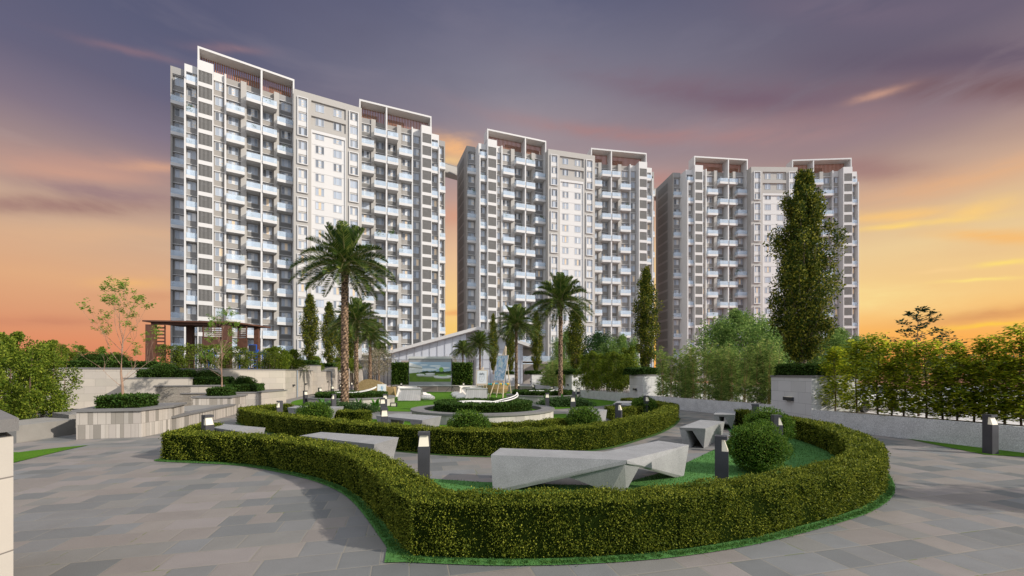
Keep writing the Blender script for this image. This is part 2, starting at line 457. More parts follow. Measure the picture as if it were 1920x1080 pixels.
    for fx in (.7, 10.9):
        k = 0; grp = [3] + [2]*8
        for gidx in grp:
            top = 60.35-3*k; bot = 60.35-3*(k+gidx)+.85
            f = MB(); w = 2.02; t = .17
            F = lambda a_, b_, z0, z1, v0=-.28, v1=0: f.box(x0+fx+a_, x0+fx+b_, y0+v0, y0+v1, z0, z1, 0)
            F(0, t, bot, top); F(w-t, w, bot, top); F(t, w-t, top-t, top); F(t, w-t, bot, bot+t)
            for j in range(gidx-1): F(t, w-t, 57.35-3*(k+j), 58.35-3*(k+j), -.06, 0)
            f.build('box_frame', [WHITE], root); k += gidx
    for k in range(KMAX):
        for cx, w, v in ((1.71, 1.6, 0), (11.91, 1.6, 0), (5.05, 1.7, .35 if k < 2 else .25), (8.6, 1.7, .35 if k < 2 else .25)):
            jobs.append(('window', wmesh(w, 1.6, 3), x0+cx, y0+v-.02, 58.4-3*k, 0, k))
    # flat roofs
    # windows: the hundred nearest the top are parts of their own, the rest one part
    wj = sorted([j for j in jobs if j[0] == 'window'], key=lambda j: j[6]); lj = [j for j in jobs if j[0] != 'window']
    for j in wj[:100]: inst(j[1], j[0], *j[2:5], j[5])
    rest = MB()
    for j in wj[100:]:
        me = j[1]; ca, sa = math.cos(j[5]), math.sin(j[5])
        vs = [(j[2]+v.co.x*ca-v.co.y*sa, j[3]+v.co.x*sa+v.co.y*ca, j[4]+v.co.z) for v in me.vertices]
        i = len(rest.v); rest.v += vs
        for p in me.polygons: rest.f.append([i+k for k in p.vertices]); rest.m.append(p.material_index)
    o = rest.build('windows', [WFR, WGL2, ROOM2], root); o['kind'] = 'stuff'
    for j in lj: inst(j[1], j[0], *j[2:5], j[5])
    return root
def winmat2(room):
    """the lower storeys' panes: tone per pane"""
    m, nt, b, _ = newmat('window_glass_lower' if not room else 'room_lower'); h = NT(nt)
    rnd = h.n('NewGeometry').outputs['Random Per Island']
    if room:
        c = h.ramp(rnd, [(0, (.60,.47,.32)), (.2, (.62,.60,.56)), (.55, (.42,.48,.56)), (.8, (.66,.68,.70))], 'CONSTANT')
        nt.links.new(c, b.inputs['Emission Color']); nt.links.new(h.math('MULTIPLY', h.math('LESS_THAN', rnd, .2), .2), b.inputs['Emission Strength'])
    else:
        c = h.ramp(rnd, [(0, (.18,.20,.235)), (.4, (.33,.38,.45)), (1, (.48,.53,.60))])
    nt.links.new(c, b.inputs['Base Color']); b.inputs['Roughness'].default_value = .12; b.inputs['Specular IOR Level'].default_value = .7
    return m
WGL2 = winmat2(False); ROOM2 = winmat2(True)
PLANTS = []
tower(-60.1, 80.5, R(28.6), 'tall white and taupe apartment tower, the left one of three and the nearest', 'left', .17, False)
tower(-6.23, 107.7, R(15.0), 'white and taupe apartment tower standing between two others, behind the gabled clubhouse', 'middle', .14, True)
tower(52.6, 121.2, R(1.3), 'white and taupe apartment tower partly hidden by the big poplar', 'right', .12, True)
bpy.context.view_layer.update()
LEAF_POT = leafmat('balcony_plant_leaf', [(0, (.02,.06,.01)), (1, (.09,.17,.03))])
pm = MB(); pm.tube([(0,0,0),(0,0,.4)], [.2,.28], 8, 0)
P = rng.normal(size=(160,3))*[.26,.2,.22]+[0,0,.8]; pm.quads(leaves_on(P, P-[0,0,.5], .22, .5), 1)
PM = mesh_of(pm, [flat('clay_pot', (.3,.16,.12), .7), LEAF_POT], 'potted_plant')
for root, x, y, z, a, w, nm in PLANTS:
    q = root.matrix_world @ Vector((x, y, z)); ang = root.rotation_euler[2] + a
    off = random.uniform(-.3, .35)*w
    o = bpy.data.objects.new('potted_plant', PM); COL.objects.link(o)
    o.location = q + Vector((math.cos(ang)*off - math.sin(ang)*.55, math.sin(ang)*off + math.cos(ang)*.55, 0)); s = random.uniform(.75, 1.25); o.scale = (s,s,s*random.uniform(.9,1.5)); o.rotation_euler[2] = random.random()*6
    tag(o, 'small green potted plant on a glass-fronted balcony of the %s tower' % nm, 'potted plant', 'potted plants on the %s tower balconies' % nm)
def bridge(p0, p1, label):
    b = MB(); d = Vector((p1[0]-p0[0], p1[1]-p0[1], 0)); L = d.length; d.normalize(); n = Vector((-d.y, d.x, 0))
    def T(x, y, z): q = Vector((p0[0],p0[1],0)) + d*x + n*y; return (q.x, q.y, z)
    b.box(0, L, 0, 3.2, 60.2, 62.5, 0, T); b.box(-.02, L+.02, -.08, 3.28, 62.5, 62.62, 1, T); b.box(0, L, -.1, 0, 60.0, 60.5, 1, T)
    tag(b.build('sky_bridge', [TAUPE2, TAUPE]), label, 'bridge', 'sky bridges between towers')
bridge((-24.5, 117.5), (-11.5, 126), 'taupe roof-level bridge joining the left and middle towers')
bridge((40.0, 135.0), (49.5, 138.5), 'taupe roof-level bridge joining the middle and right towers')
# ------------------------------------------------------------------ ground and paving
PAVE = blocks('flagstone_paving', .52, .42, [(.222,.200,.184), (.176,.175,.170), (.210,.188,.170), (.152,.155,.152), (.236,.212,.198), (.190,.184,.170), (.138,.142,.138), (.226,.203,.182), (.182,.184,.182)],
              (.23,.21,.17), .005, R(-14), True, .55, .6, .11, .14, moss=(.14,.16,.05))
STONE = blocks('limestone_blocks', 1.0, .43, [(.43,.39,.33), (.405,.37,.315), (.455,.41,.35), (.42,.38,.33)], (.25,.22,.19), .005, 0, False, .75, .3, .03, .07)
CLAD = blocks('striped_stone_cladding', .13, .44, [(.42,.38,.33), (.27,.245,.21), (.44,.40,.35), (.37,.34,.30), (.24,.22,.19), (.46,.42,.37), (.40,.36,.32)], (.16,.14,.12), .0035, 0, True, .75, .4, .05, .08)
CLADB = blocks('vertical_stone_strips', .30, 3.0, [(.46,.43,.39), (.36,.335,.305), (.50,.465,.42), (.40,.37,.34), (.43,.40,.36)], (.22,.2,.18), .004, 0, True, .75, .4, .05, .1)
COPE = speckle('grey_coping', (.17,.165,.16), .2, 160, .65)
GRAN = speckle('grey_granite', (.50,.50,.49), .42, 45, .7)
BENCH = speckle('bench_granite', (.275,.275,.275), .38, 110, .6)
BLKB = blocks('grey_stone_block', 3, 3, [(.26,.245,.22), (.24,.23,.21)], (.2,.2,.2), 0, 0, False, .8, .3, .1, .25)
TURF = None
def turf(name, a, b_, c_):
    m, nt, b, _ = newmat(name); h = NT(nt); p = h.objc()
    n1 = h.noise(p, 1.1, 3); n2 = h.noise(p, 60, 3, .8); n3 = h.noise(p, 240, 1)
    f = h.math('ADD', h.math('MULTIPLY', n1, .2), h.math('ADD', h.math('MULTIPLY', n2, .55), h.math('MULTIPLY', n3, .25)))
    nt.links.new(h.ramp(f, [(.34, a), (.5, b_), (.66, c_)]), b.inputs['Base Color'])
    b.inputs['Roughness'].default_value = .85; b.inputs['Specular IOR Level'].default_value = .15
    nt.links.new(h.bump(n2, .8, .02), b.inputs['Normal']); return m
TURF = turf('turf', (.035,.12,.030), (.075,.20,.050), (.13,.28,.08))
TURFB = turf('bright_turf', (.03,.085,.004), (.066,.165,.006), (.11,.23,.010))
SOIL = flat('planting_soil', (.06,.045,.03), .9, .3, 20)
EARTH = flat('pale_ground', (.42,.38,.35), .9, .12, .05, fine=.7)
REDE = flat('red_earth', (.42,.17,.11), .9, .2, .03, fine=.2)
def sheet(name, pts, z, mat, label=None, kind='structure'):
    b = MB(); a = sum(pts[i][0]*pts[(i+1)%len(pts)][1]-pts[(i+1)%len(pts)][0]*pts[i][1] for i in range(len(pts)))
    if a < 0: pts = pts[::-1]
    b.poly([(x, y, z) for x, y in pts]); o = b.build(name, mat)
    if kind: o['kind'] = kind
    return o
sheet('ground', [(-3000,-300), (3000,-300), (3000,5000), (-3000,5000)], -.06, EARTH)
sheet('far_red_soil', [(40,60), (400,60), (900,900), (130,900)], -.045, REDE)
sheet('far_water_strip', [(36,46), (400,46), (400,50), (36,50)], -.03, flat('far_pale_road', (.55,.56,.60), .5))
sheet('plaza_paving', [(-28,-12), (14.6,-12), (14.6,4), (11.9,14), (11.6,15.9), (11.7,18.4), (8.6,26.4), (8.5,29.4), (5.8,37), (4,48), (3.0,55), (0,64), (-22.5,64), (-19,37), (-17.7,33), (-15.5,26.3), (-20.9,24.3), (-28,22)], 0, PAVE)
# beds beyond the right wall
sheet('road', [(14,-20), (70,-20), (70,45), (10,45), (13,20)], -.02, flat('pale_car_park', (.55,.53,.50), .8, .1, .4))

def offset_path(pts, d):
    """shift an open polyline sideways by d (left positive)"""
    out = []
    for i, p in enumerate(pts):
        a = Vector(pts[max(i-1,0)]); b = Vector(pts[min(i+1,len(pts)-1)]); t = (b-a).normalized()
        out.append((p[0]-t.y*d, p[1]+t.x*d))
    return out
def smooth_path(pts, n=2):
    for _ in range(n):
        q = [pts[0]]
        for a, b in zip(pts[:-1], pts[1:]):
            q += [(a[0]*.75+b[0]*.25, a[1]*.75+b[1]*.25), (a[0]*.25+b[0]*.75, a[1]*.25+b[1]*.75)]
        pts = q + [pts[-1]]
    return pts
HEDGE = leafmat('box_hedge_leaf', [(0, (.020,.034,.004)), (.4, (.068,.098,.009)), (.7, (.165,.195,.018)), (1, (.36,.37,.045))], .28)  # besides leaf tones, end stops paint in sun highlights and dark gaps
HEDGED = leafmat('dark_hedge_leaf', [(0, (.012,.034,.005)), (.5, (.03,.072,.010)), (1, (.085,.14,.024))], .2)
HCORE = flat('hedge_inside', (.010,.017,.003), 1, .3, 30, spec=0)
def hedge(pts, w, hgt, label, group=None, z0=0, mat=None, side=-1, dens=8600, lsz=.0215, name='hedge', closed=False, soilmat=None):
    """clipped hedge: pts is the outer base edge, w the width towards side"""
    inner = offset_path(pts, side*w)
    if closed: inner = inner
    ins = .035; k = MB()
    o1 = offset_path(pts, side*ins); i1 = offset_path(pts, side*(w-ins)); n = len(o1)
    vs = [(*p, z0) for p in o1] + [(*p, z0+hgt-ins) for p in o1] + [(*p, z0+hgt-ins) for p in i1] + [(*p, z0) for p in i1]
    fs = []
    for i in range(n-1):
        for r in range(3): fs.append((r*n+i, r*n+i+1, (r+1)*n+i+1, (r+1)*n+i))
    if not closed: fs += [(0, n, 2*n, 3*n), (n-1, 4*n-1, 3*n-1, 2*n-1)]
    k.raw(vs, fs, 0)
    Ps, Ns, Sz = [], [], []; run = 0.0
    for i in range(n-1):
        a = np.array(pts[i]); b = np.array(pts[i+1]); c = np.array(inner[i]); d = np.array(inner[i+1])
        mid = (a+b+c+d)/4; dist = max(4.5, float(np.hypot(*mid))); f = (5.5/dist)
        dn = dens*min(1, f**1.35); sz = lsz*max(1, (dist/5.5)**.62)
        tdir = (b-a)/max(1e-6, np.linalg.norm(b-a)); nout = np.array([tdir[1], -tdir[0]])*(1 if side > 0 else -1)
        for (p, q, nn, hh, kind) in ((a, b, nout, hgt, 0), (d, c, -nout, hgt, 0), (a, b, None, w, 1)):
            L = np.linalg.norm(q-p); m = rng.poisson(L*hh*dn)
            if m == 0: continue
            t = rng.random(m); u = rng.random(m)
            if kind == 0:
                # ragged face, thinner at the foot
                z = z0 + .02 + (hgt-.02)*u; xy = p[None]+(q-p)[None]*t[:,None]; N = np.concatenate([np.repeat(nn[None], m, 0), np.zeros((m,1))], 1)
                P = np.concatenate([xy, z[:,None]], 1)
            else:
                o_ = a[None]+(b-a)[None]*t[:,None]; ii = c[None]+(d-c)[None]*t[:,None]
                xy = o_+(ii-o_)*u[:,None]; P = np.concatenate([xy, np.full((m,1), z0+hgt)], 1); N = np.repeat(np.array([[0,0,1.]]), m, 0)
            lump = .018*np.sin(P[:,0:1]*9+P[:,2:3]*7)+.016*np.sin(P[:,1:2]*11-P[:,2:3]*5+1)
            stray = (rng.random((m,1)) < .02)*rng.random((m,1))*.06
            P = P + N*(lump + rng.normal(size=(m,1))*.017 - .02 + stray)
            if dist < 14 and not closed:
                cell = np.floor(P/ .055).astype(np.int64); hsh = ((cell[:,0]*73856093) ^ (cell[:,1]*19349663) ^ (cell[:,2]*83492791)) & 1023
                keep = (hsh > 190) | (rng.random(m) < .22)
                sarc = run + t*L; seam = (np.abs((sarc+.4) % 1.12) < .03) & (rng.random(m) < .8)
                keep &= ~seam
                P = P[keep]; N = N[keep]; m = len(P)
            Ps.append(P); Ns.append(N); Sz.append(np.full(m, sz))
        run += float(np.linalg.norm(b-a))
    if not closed:
        for e, s_ in ((0, -1), (n-1, 1)):
            a = np.array(pts[e]); c = np.array(inner[e]); tt = np.array(pts[min(e+1, n-1)])-np.array(pts[max(e-1, 0)]); tt = tt/np.linalg.norm(tt)*s_
            dist = max(4.5, float(np.hypot(*a))); dn = dens*min(1, (5.5/dist)**1.35); m = int(w*hgt*dn); 
            if m < 1: continue
            xy = a[None]+(c-a)[None]*rng.random((m,1)); P = np.concatenate([xy, z0+hgt*rng.random((m,1))], 1)
            N = np.repeat(np.array([[tt[0], tt[1], 0]]), m, 0); P = P + N*rng.normal(size=(m,1))*.015
            Ps.append(P); Ns.append(N); Sz.append(np.full(m, lsz*max(1, (dist/5.5)**.62)))
    P = np.concatenate(Ps); N = np.concatenate(Ns); S = np.concatenate(Sz)
    k.quads(leaves_on(P, N, S, .62, .9), 1)
    o = k.build(name, [HCORE, mat or HEDGE]); tag(o, label, 'hedge', group); return o

# front hedge: outer base edge read off the photo
FH = [(-8.75,11.9), (-8.45,10.8), (-8.15,9.78), (-7.7,9.66), (-6.57,9.49), (-5.6,9.21), (-4.46,8.53), (-3.7,8.04), (-2.91,7.34), (-2.35,6.62), (-1.77,5.67), (-1.33,4.91), (-1.1,4.58)]
FH2 = [(-1.1,4.58), (-.305,4.50), (.417,4.50), (1.30,4.6), (2.05,4.77), (2.97,5.09), (4.07,5.61), (5.11,6.15), (6.15,6.95), (6.8,7.65), (7.45,8.5), (8.05,9.5), (8.6,10.7), (9.0,11.9), (9.2,13.2), (9.22,14.6), (9.1,16.3)]
def densify(p, st=.25):
    out = []
    for a, b in zip(p[:-1], p[1:]):
        L = math.hypot(b[0]-a[0], b[1]-a[1]); n = max(1, int(L/st))
        out += [(a[0]+(b[0]-a[0])*i/n, a[1]+(b[1]-a[1])*i/n) for i in range(n)]
    return out + [p[-1]]
FHall = FH[:3] + smooth_path(FH[2:-1], 2)[1:] + [(-1.1,4.58)] + smooth_path(FH2, 2)[1:]
FHL = FH[:3] + smooth_path(FH[2:-1], 2)[1:] + [(-1.12,4.62)]
hedge(densify(FHL), .52, .6, 'olive box hedge curving away to the left of the near seating, nearest the left planter', 'low clipped box hedges round the seating', side=1, z0=.02)
hedge(densify([(-1.08,4.575)] + smooth_path(FH2, 2)[1:]), .52, .6, 'long olive box hedge sweeping round the near lawn in front of the kinked bench', 'low clipped box hedges round the seating', side=1, z0=.02)
# second hedge
SH = [(-10.6,19.6), (-11.05,18.4), (-11.27,17.3), (-9.1,15.0), (-6.84,13.3), (-4.7,11.9), (-2.97,10.95), (-1.96,10.5), (-.59,10.15), (.6,10.3), (1.57,10.75), (2.44,11.2), (3.14,11.95), (3.95,12.95), (4.95,14.2), (6.1,16.1), (6.95,17.75), (7.5,19.0), (7.35,21.5), (6.75,24.2)]
SHs = SH[:3] + smooth_path(SH[2:18], 2)[1:] + SH[18:]
hedge(densify(SHs), .55, .6, 'long olive box hedge running the whole width behind the nearest stone benches', 'low clipped box hedges round the seating', side=1, z0=.02)
hedge(densify([(-8.3,18.2), (-7.2,17.75), (-6.15,17.5)]), .6, .42, 'short low box hedge piece right of the left round bush', 'low clipped box hedges round the seating', side=1, z0=.02)
hedge(densify([(-2.1,13.75), (-1.2,13.25), (.0,13.2), (1.1,13.8), (2.0,14.7)]), .5, .42, 'low curved box hedge between the big round planter and the second hedge', 'low clipped box hedges round the seating', side=1, z0=.02)
hedge(densify([(4.3,19.6), (4.27,17.9), (5.4,18.6), (6.0,19.3)]), .5, .5, 'short box hedge piece behind the dark lamp right of the second hedge bend', 'low clipped box hedges round the seating', side=1, z0=.02)

# lawns
def arc(cx, cy, r, a0, a1, n=24): return [(cx+r*math.cos(R(a0+(a1-a0)*i/n)), cy+r*math.sin(R(a0+(a1-a0)*i/n))) for i in range(n+1)]
fh_out = offset_path(densify([(-1.1,4.58)] + smooth_path(FH2, 2)[1:], .4), -.12)
lawnf = [(-1.6,8.04), (-.59,7.78), (.6,7.62), (1.33,7.55), (2.21,7.84), (2.86,8.38), (3.94,9.49), (5.59,11.4), (7.2,13.7), (8.4,16.8), (9.26,16.5)] + fh_out[::-1] + [(-1.35,4.45)] 
left_in = offset_path(densify(FHL, .4), .1)
lw = lawnf + offset_path(densify(FHL, .4), -.13)[::-1][1:] + [(-8.4,12.1)] + offset_path(densify(FHL, .4), .62)[2:-7]
sheet('front_lawn', lw, .012, TURF)
sh_out = offset_path(densify(SHs, .4), -.10); sh_in = offset_path(densify(SHs, .4), .65)
TURFD = turf('dark_turf', (.03,.07,.015), (.055,.115,.024), (.09,.16,.035))  # darker green turf for the strip along the hedge foot
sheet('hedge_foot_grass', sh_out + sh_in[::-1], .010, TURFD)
sheet('inner_lawn', [(-7.4,17.2), (-4.5,16.5), (-2.2,14.6), (0,13.4), (1.6,14.2), (3.6,18.0), (4.6,19.5), (4.3,21.0), (2.6,21.2), (-5.5,18.7), (-7.6,18.6)], .008, TURFB)
sheet('main_lawn', arc(-3.9, 35.2, 12.9, 0, 360, 72)[:-1], .012, TURFB)
b = sheet('left_lawn_wedge', [g(35,866), g(-120,905), g(-200,845), g(35,848.6), g(110,840), g(167,835), g(120,845)], .012, TURFB)
sheet('right_lawn_strip', [g(1639,814), g(1700,823), g(1762,836), g(1847,853), g(1920,857), (13.6,8.0), (13.5,8.6)], .012, TURFB)
# a little standing grass on the near lawn
import mathutils.geometry as _mg
poly = lawnf; xs = [p[0] for p in poly]; ys = [p[1] for p in poly]
N_ = 60000; C_ = np.stack([rng.uniform(min(xs), max(xs), N_), rng.uniform(min(ys), 13.5, N_)], 1)
inside = np.zeros(N_, bool)
for i in range(len(poly)):
    x1, y1 = poly[i]; x2, y2 = poly[(i+1)%len(poly)]
    if y1 == y2: continue
    c = ((C_[:,1] < y1) != (C_[:,1] < y2)) & (C_[:,0] < (x2-x1)*(C_[:,1]-y1)/(y2-y1)+x1); inside ^= c
C_ = C_[inside]; P = np.concatenate([C_, np.full((len(C_),1), .008)], 1); A = rng.normal(size=P.shape)*.45+[0,0,1]
fo = offset_path(densify(FHL[2:], .1), -.06) + offset_path(densify([(-1.08,4.575)] + smooth_path(FH2, 2)[1:], .1), -.06)
FO = np.array(fo); FO = FO[rng.integers(0, len(FO), 14000)] + rng.normal(size=(14000,2))*[.03,.03]
P2 = np.concatenate([FO, np.full((14000,1), .008)], 1); P = np.concatenate([P, P2]); A = np.concatenate([A, rng.normal(size=P2.shape)*.45+[0,0,1]])
gb = MB(); gb.quads(leafquads(P, A, .018+.022*rng.random(len(P)), .010), 0)
tag(gb.build('grass', [leafmat('grass_blade', [(0, (.025,.075,.018)), (.6, (.06,.15,.030)), (1, (.13,.25,.055))], .3)]), 'short green grass on the near lawn', 'grass', kind='stuff')

# ------------------------------------------------------------------ benches
def lerp(a, b, t): return tuple(a[i]+(b[i]-a[i])*t for i in range(len(a)))
def bench(q, label, h=.56, ends=(.34, .62), legz=.46, flip=False, tilt=.2):
    """faceted stone bench; q = near-left, far-left, far-right, near-right of the top"""
    A, B, C, D = q; cx = sum(p[0] for p in q)/4; cy = sum(p[1] for p in q)/4
    root_loc = (cx, cy, 0); l = lambda p, z: (p[0]-cx, p[1]-cy, z)
    def P(u, v, z): a = lerp(A, D, u); b_ = lerp(B, C, u); return l(lerp(a, b_, v), z)
    k = MB()
    k.hull([P(0,0,h), P(1,0,h), P(1,1,h), P(0,1,h), P(.01,.02,legz+.02), P(.99,.02,legz+.02), P(.99,.98,legz+.02), P(.01,.98,legz+.02)])
    e0, e1 = ends
    va, vb = (0.02, .98) if not flip else (.98, .02)
    # left leg: splits into a triangular foot
    k.hull([P(.003,.01,h-.02), P(.003,.99,h-.02), P(e0,va,legz+.01), P(e0*.6,vb,legz+.01), P(tilt*.35,.06,0), P(tilt*1.25,.10,0), P(tilt*.6,.9,0)])
    k.hull([P(.997,.01,h-.02), P(.997,.99,h-.02), P(e1,vb,legz+.01), P(e1+.12,va,legz+.01), P(1-tilt*.3,.94,0), P(1-tilt*1.1,.7,0), P(1-tilt*.55,.12,0)])
    o = k.build('stone_bench', BENCH, loc=root_loc); tag(o, label, 'bench', 'faceted stone benches'); return o
def T_(px, py, z=.56): return g(px, py, z)
bench([T_(562,817), T_(602,810), T_(748,820), T_(702,833)], 'faceted stone bench behind the left arm of the front hedge, nearest of the left benches')
bench([T_(370,797), T_(395,792.7), T_(498,802), T_(447,809)], 'pale faceted stone bench beside the lamp at the far left end of the front hedge')
bench([T_(538.5,764.6), T_(556,760.5), T_(645,762), T_(620,768)], 'faceted stone bench left of the round bush behind the second hedge')
bench([T_(704.5,779.3), T_(747,775), T_(828,780), T_(792,788)], 'faceted stone bench in front of the big round planter behind two dark lamps')
bench([T_(1062,777), T_(1109,766), T_(1138.5,768.3), T_(1100,779)], 'faceted stone bench half hidden by the round bush right of the big round planter')
bench([T_(1273.5,801.5), T_(1313.4,787), T_(1359,790.5), T_(1322.6,803.5)], 'faceted stone bench with triangular legs behind the kinked bench on the paving', flip=True, ends=(.42,.5), tilt=.3)
bench([T_(1338,777), T_(1347,767.6), T_(1380,769.3), T_(1378,777.7)], 'small faceted stone bench left of the dark end of the front hedge', flip=True, ends=(.42,.5), tilt=.3)
bench([T_(1149,757.3), T_(1157.8,752), T_(1184.7,752), T_(1183,761)], 'far faceted stone bench at the back end of the second hedge')
# kinked bench
kb = MB(); zt = .58; Z = lambda p, z: (p[0], p[1], z)
A=(-.37,7.4); Bq=(-.225,8.1); Cq=(1.70,7.72); Dq=(3.13,9.0); Eq=(3.56,8.47); Fq=(1.89,6.96)
kb.hull([Z(A,zt), Z(Bq,zt), Z(Fq,zt), Z(Cq,zt), Z(Fq,.515), (1.70,7.70,.5), (-.33,7.24,0), (-.18,7.9,0), (-.05,7.22,0), (.1,7.8,0)])
kb.hull([Z(Fq,zt), Z(Cq,zt), Z(Dq,zt), Z(Eq,zt), (1.91,6.98,.515), (1.75,7.68,.5), (3.0,8.9,.42), (3.18,8.12,0), (3.36,8.24,.0), (2.2,7.2,.44)])
kb.hull([(.93,7.13,.27), (1.87,6.99,.51), (2.2,7.22,.44), (1.66,7.12,0), (1.95,7.2,0), (1.7,7.65,.5), (1.3,7.6,.42), (1.75,7.4,0)])
o = kb.build('stone_bench', BENCH); tag(o, 'large kinked faceted stone bench on the near lawn, biggest of the benches', 'bench', 'faceted stone benches')

# ------------------------------------------------------------------ bollard lamps
BOL = speckle('bollard_granite', (.05,.05,.056), .5, 160, .5)
LAMP = emis('lamp_diffuser', (.62,.57,.45), .22)
def bollard_proto():
    root = empty('bollard_lamp', (0,0,0), 0, None, 'bollard lamp', 'dark bollard lamps')
    w = .10
    p = MB(); p.box(-w, w, -w, w, 0, .74); p.box(-w, w, -.0, w, .74, .93); p.build('post', BOL, root)
    c = MB(); c.box(-w, w, -w*.8, w, .93, .985); c.build('lamp_cap', BOL, root)
    d = MB(); d.hull([(-w+.012,-w+.004,.741), (w-.012,-w+.004,.741), (-w+.012,-.002,.741), (w-.012,-.002,.741), (-w+.03,-.035,.929), (w-.03,-.035,.929), (-w+.03,-.002,.929), (w-.03,-.002,.929)])
    d.build('diffuser', LAMP, root)
    return root
bp = bollard_proto(); first = True
BL = [ # x, y, rotation, label
 (12.0, 10.57, 10, 'dark bollard lamp on the grass strip beside the low right wall, farthest right of all'),
 (-1.55, 7.42, 8, 'dark bollard lamp between the front and second hedges, left of the kinked bench'),
 (3.46, 6.95, 62, 'tall dark bollard lamp beside the right end of the kinked bench'),
 (6.6, 10.5, 80, 'dark bollard lamp between the two round bushes inside the front hedge'),
 (-7.58, 10.5, 62, 'dark bollard lamp beside the leftmost stone bench'),
 (-8.86, 16.05, -50, 'dark bollard lamp behind the left end of the second hedge'),
 (3.75, 14.8, 62, 'dark bollard lamp behind the right bend of the second hedge'),
 (-3.83, 12.65, 20, 'dark bollard lamp in front of the bench before the big round planter'),
 (-5.55, 18.1, 20, 'dark bollard lamp on the edge of the inner lawn, middle one of three close together'),
 (-6.45, 21.4, 20, 'dark bollard lamp on the inner lawn, the rear one of three close together'),
 (1.9, 22.7, 0, 'dark bollard lamp by the right palm, behind the big round planter'),
 (2.8, 19.4, 0, 'dark bollard lamp with wide cream face, left of the bush beside the big round planter'),
 (3.63, 24.7, 170, 'slim dark bollard lamp at the tip of the main lawn right of the palm'),
 (4.8, 30.4, -40, 'dark bollard lamp right of the far right round planter'),
 (6.35, 19.9, 50, 'dark bollard lamp behind the bush at the far end of the second hedge'),
 (8.25, 14.3, 160, 'dark bollard lamp against the low wall behind the front hedge end'),
 (-12.7, 25.9, 60, 'dark bollard lamp left of the left round planter, nearest of the path lamps'),
 (-9.1, 21.5, -50, 'dark bollard lamp left of the tallest palm'),
 (-14.4, 31.6, 60, 'dark bollard lamp on the left wall path, second of the path lamps'),
 (-15.7, 36.8, 60, 'dark bollard lamp on the left wall path, third of the path lamps'),
 (-17.0, 41.8, 60, 'dark bollard lamp on the left wall path, fourth of the path lamps'),
 (-19.8, 52, 60, 'dark bollard lamp on the left wall path, farthest of the path lamps'),
 (-13.0, 49.5, 0, 'small dark bollard lamp by the hedge left of the screen'),
 (-5.7, 49.6, 0, 'small dark bollard lamp by the hedge right of the screen'),
 (2.1, 41, -40, 'far dark bollard lamp by the right boundary, left of the far wall pier'),
 (3.4, 35.5, -40, 'far dark bollard lamp behind the right round planter'),
 (.7, 46, 20, 'far dark bollard lamp beyond the wicker lounge with cushions')]
for x, y, a, lb in BL:
    if first: bp.location = (x, y, 0); bp.rotation_euler[2] = R(a); bp['label'] = lb; first = False
    else: copy_tree(bp, (x, y, 0), R(a), lb)
gl = empty('ground_lamp', (g(738,763)[0], g(738,763)[1], 0), 0, 'small square lamp standing on the main lawn', 'ground lamp')
k = MB(); k.box(-.2,.2,-.02,.12,.0,.26); k.build('housing', DARK, gl); k = MB(); k.box(-.14,.14,-.035,-.021,.05,.21); k.build('diffuser', LAMP, gl)

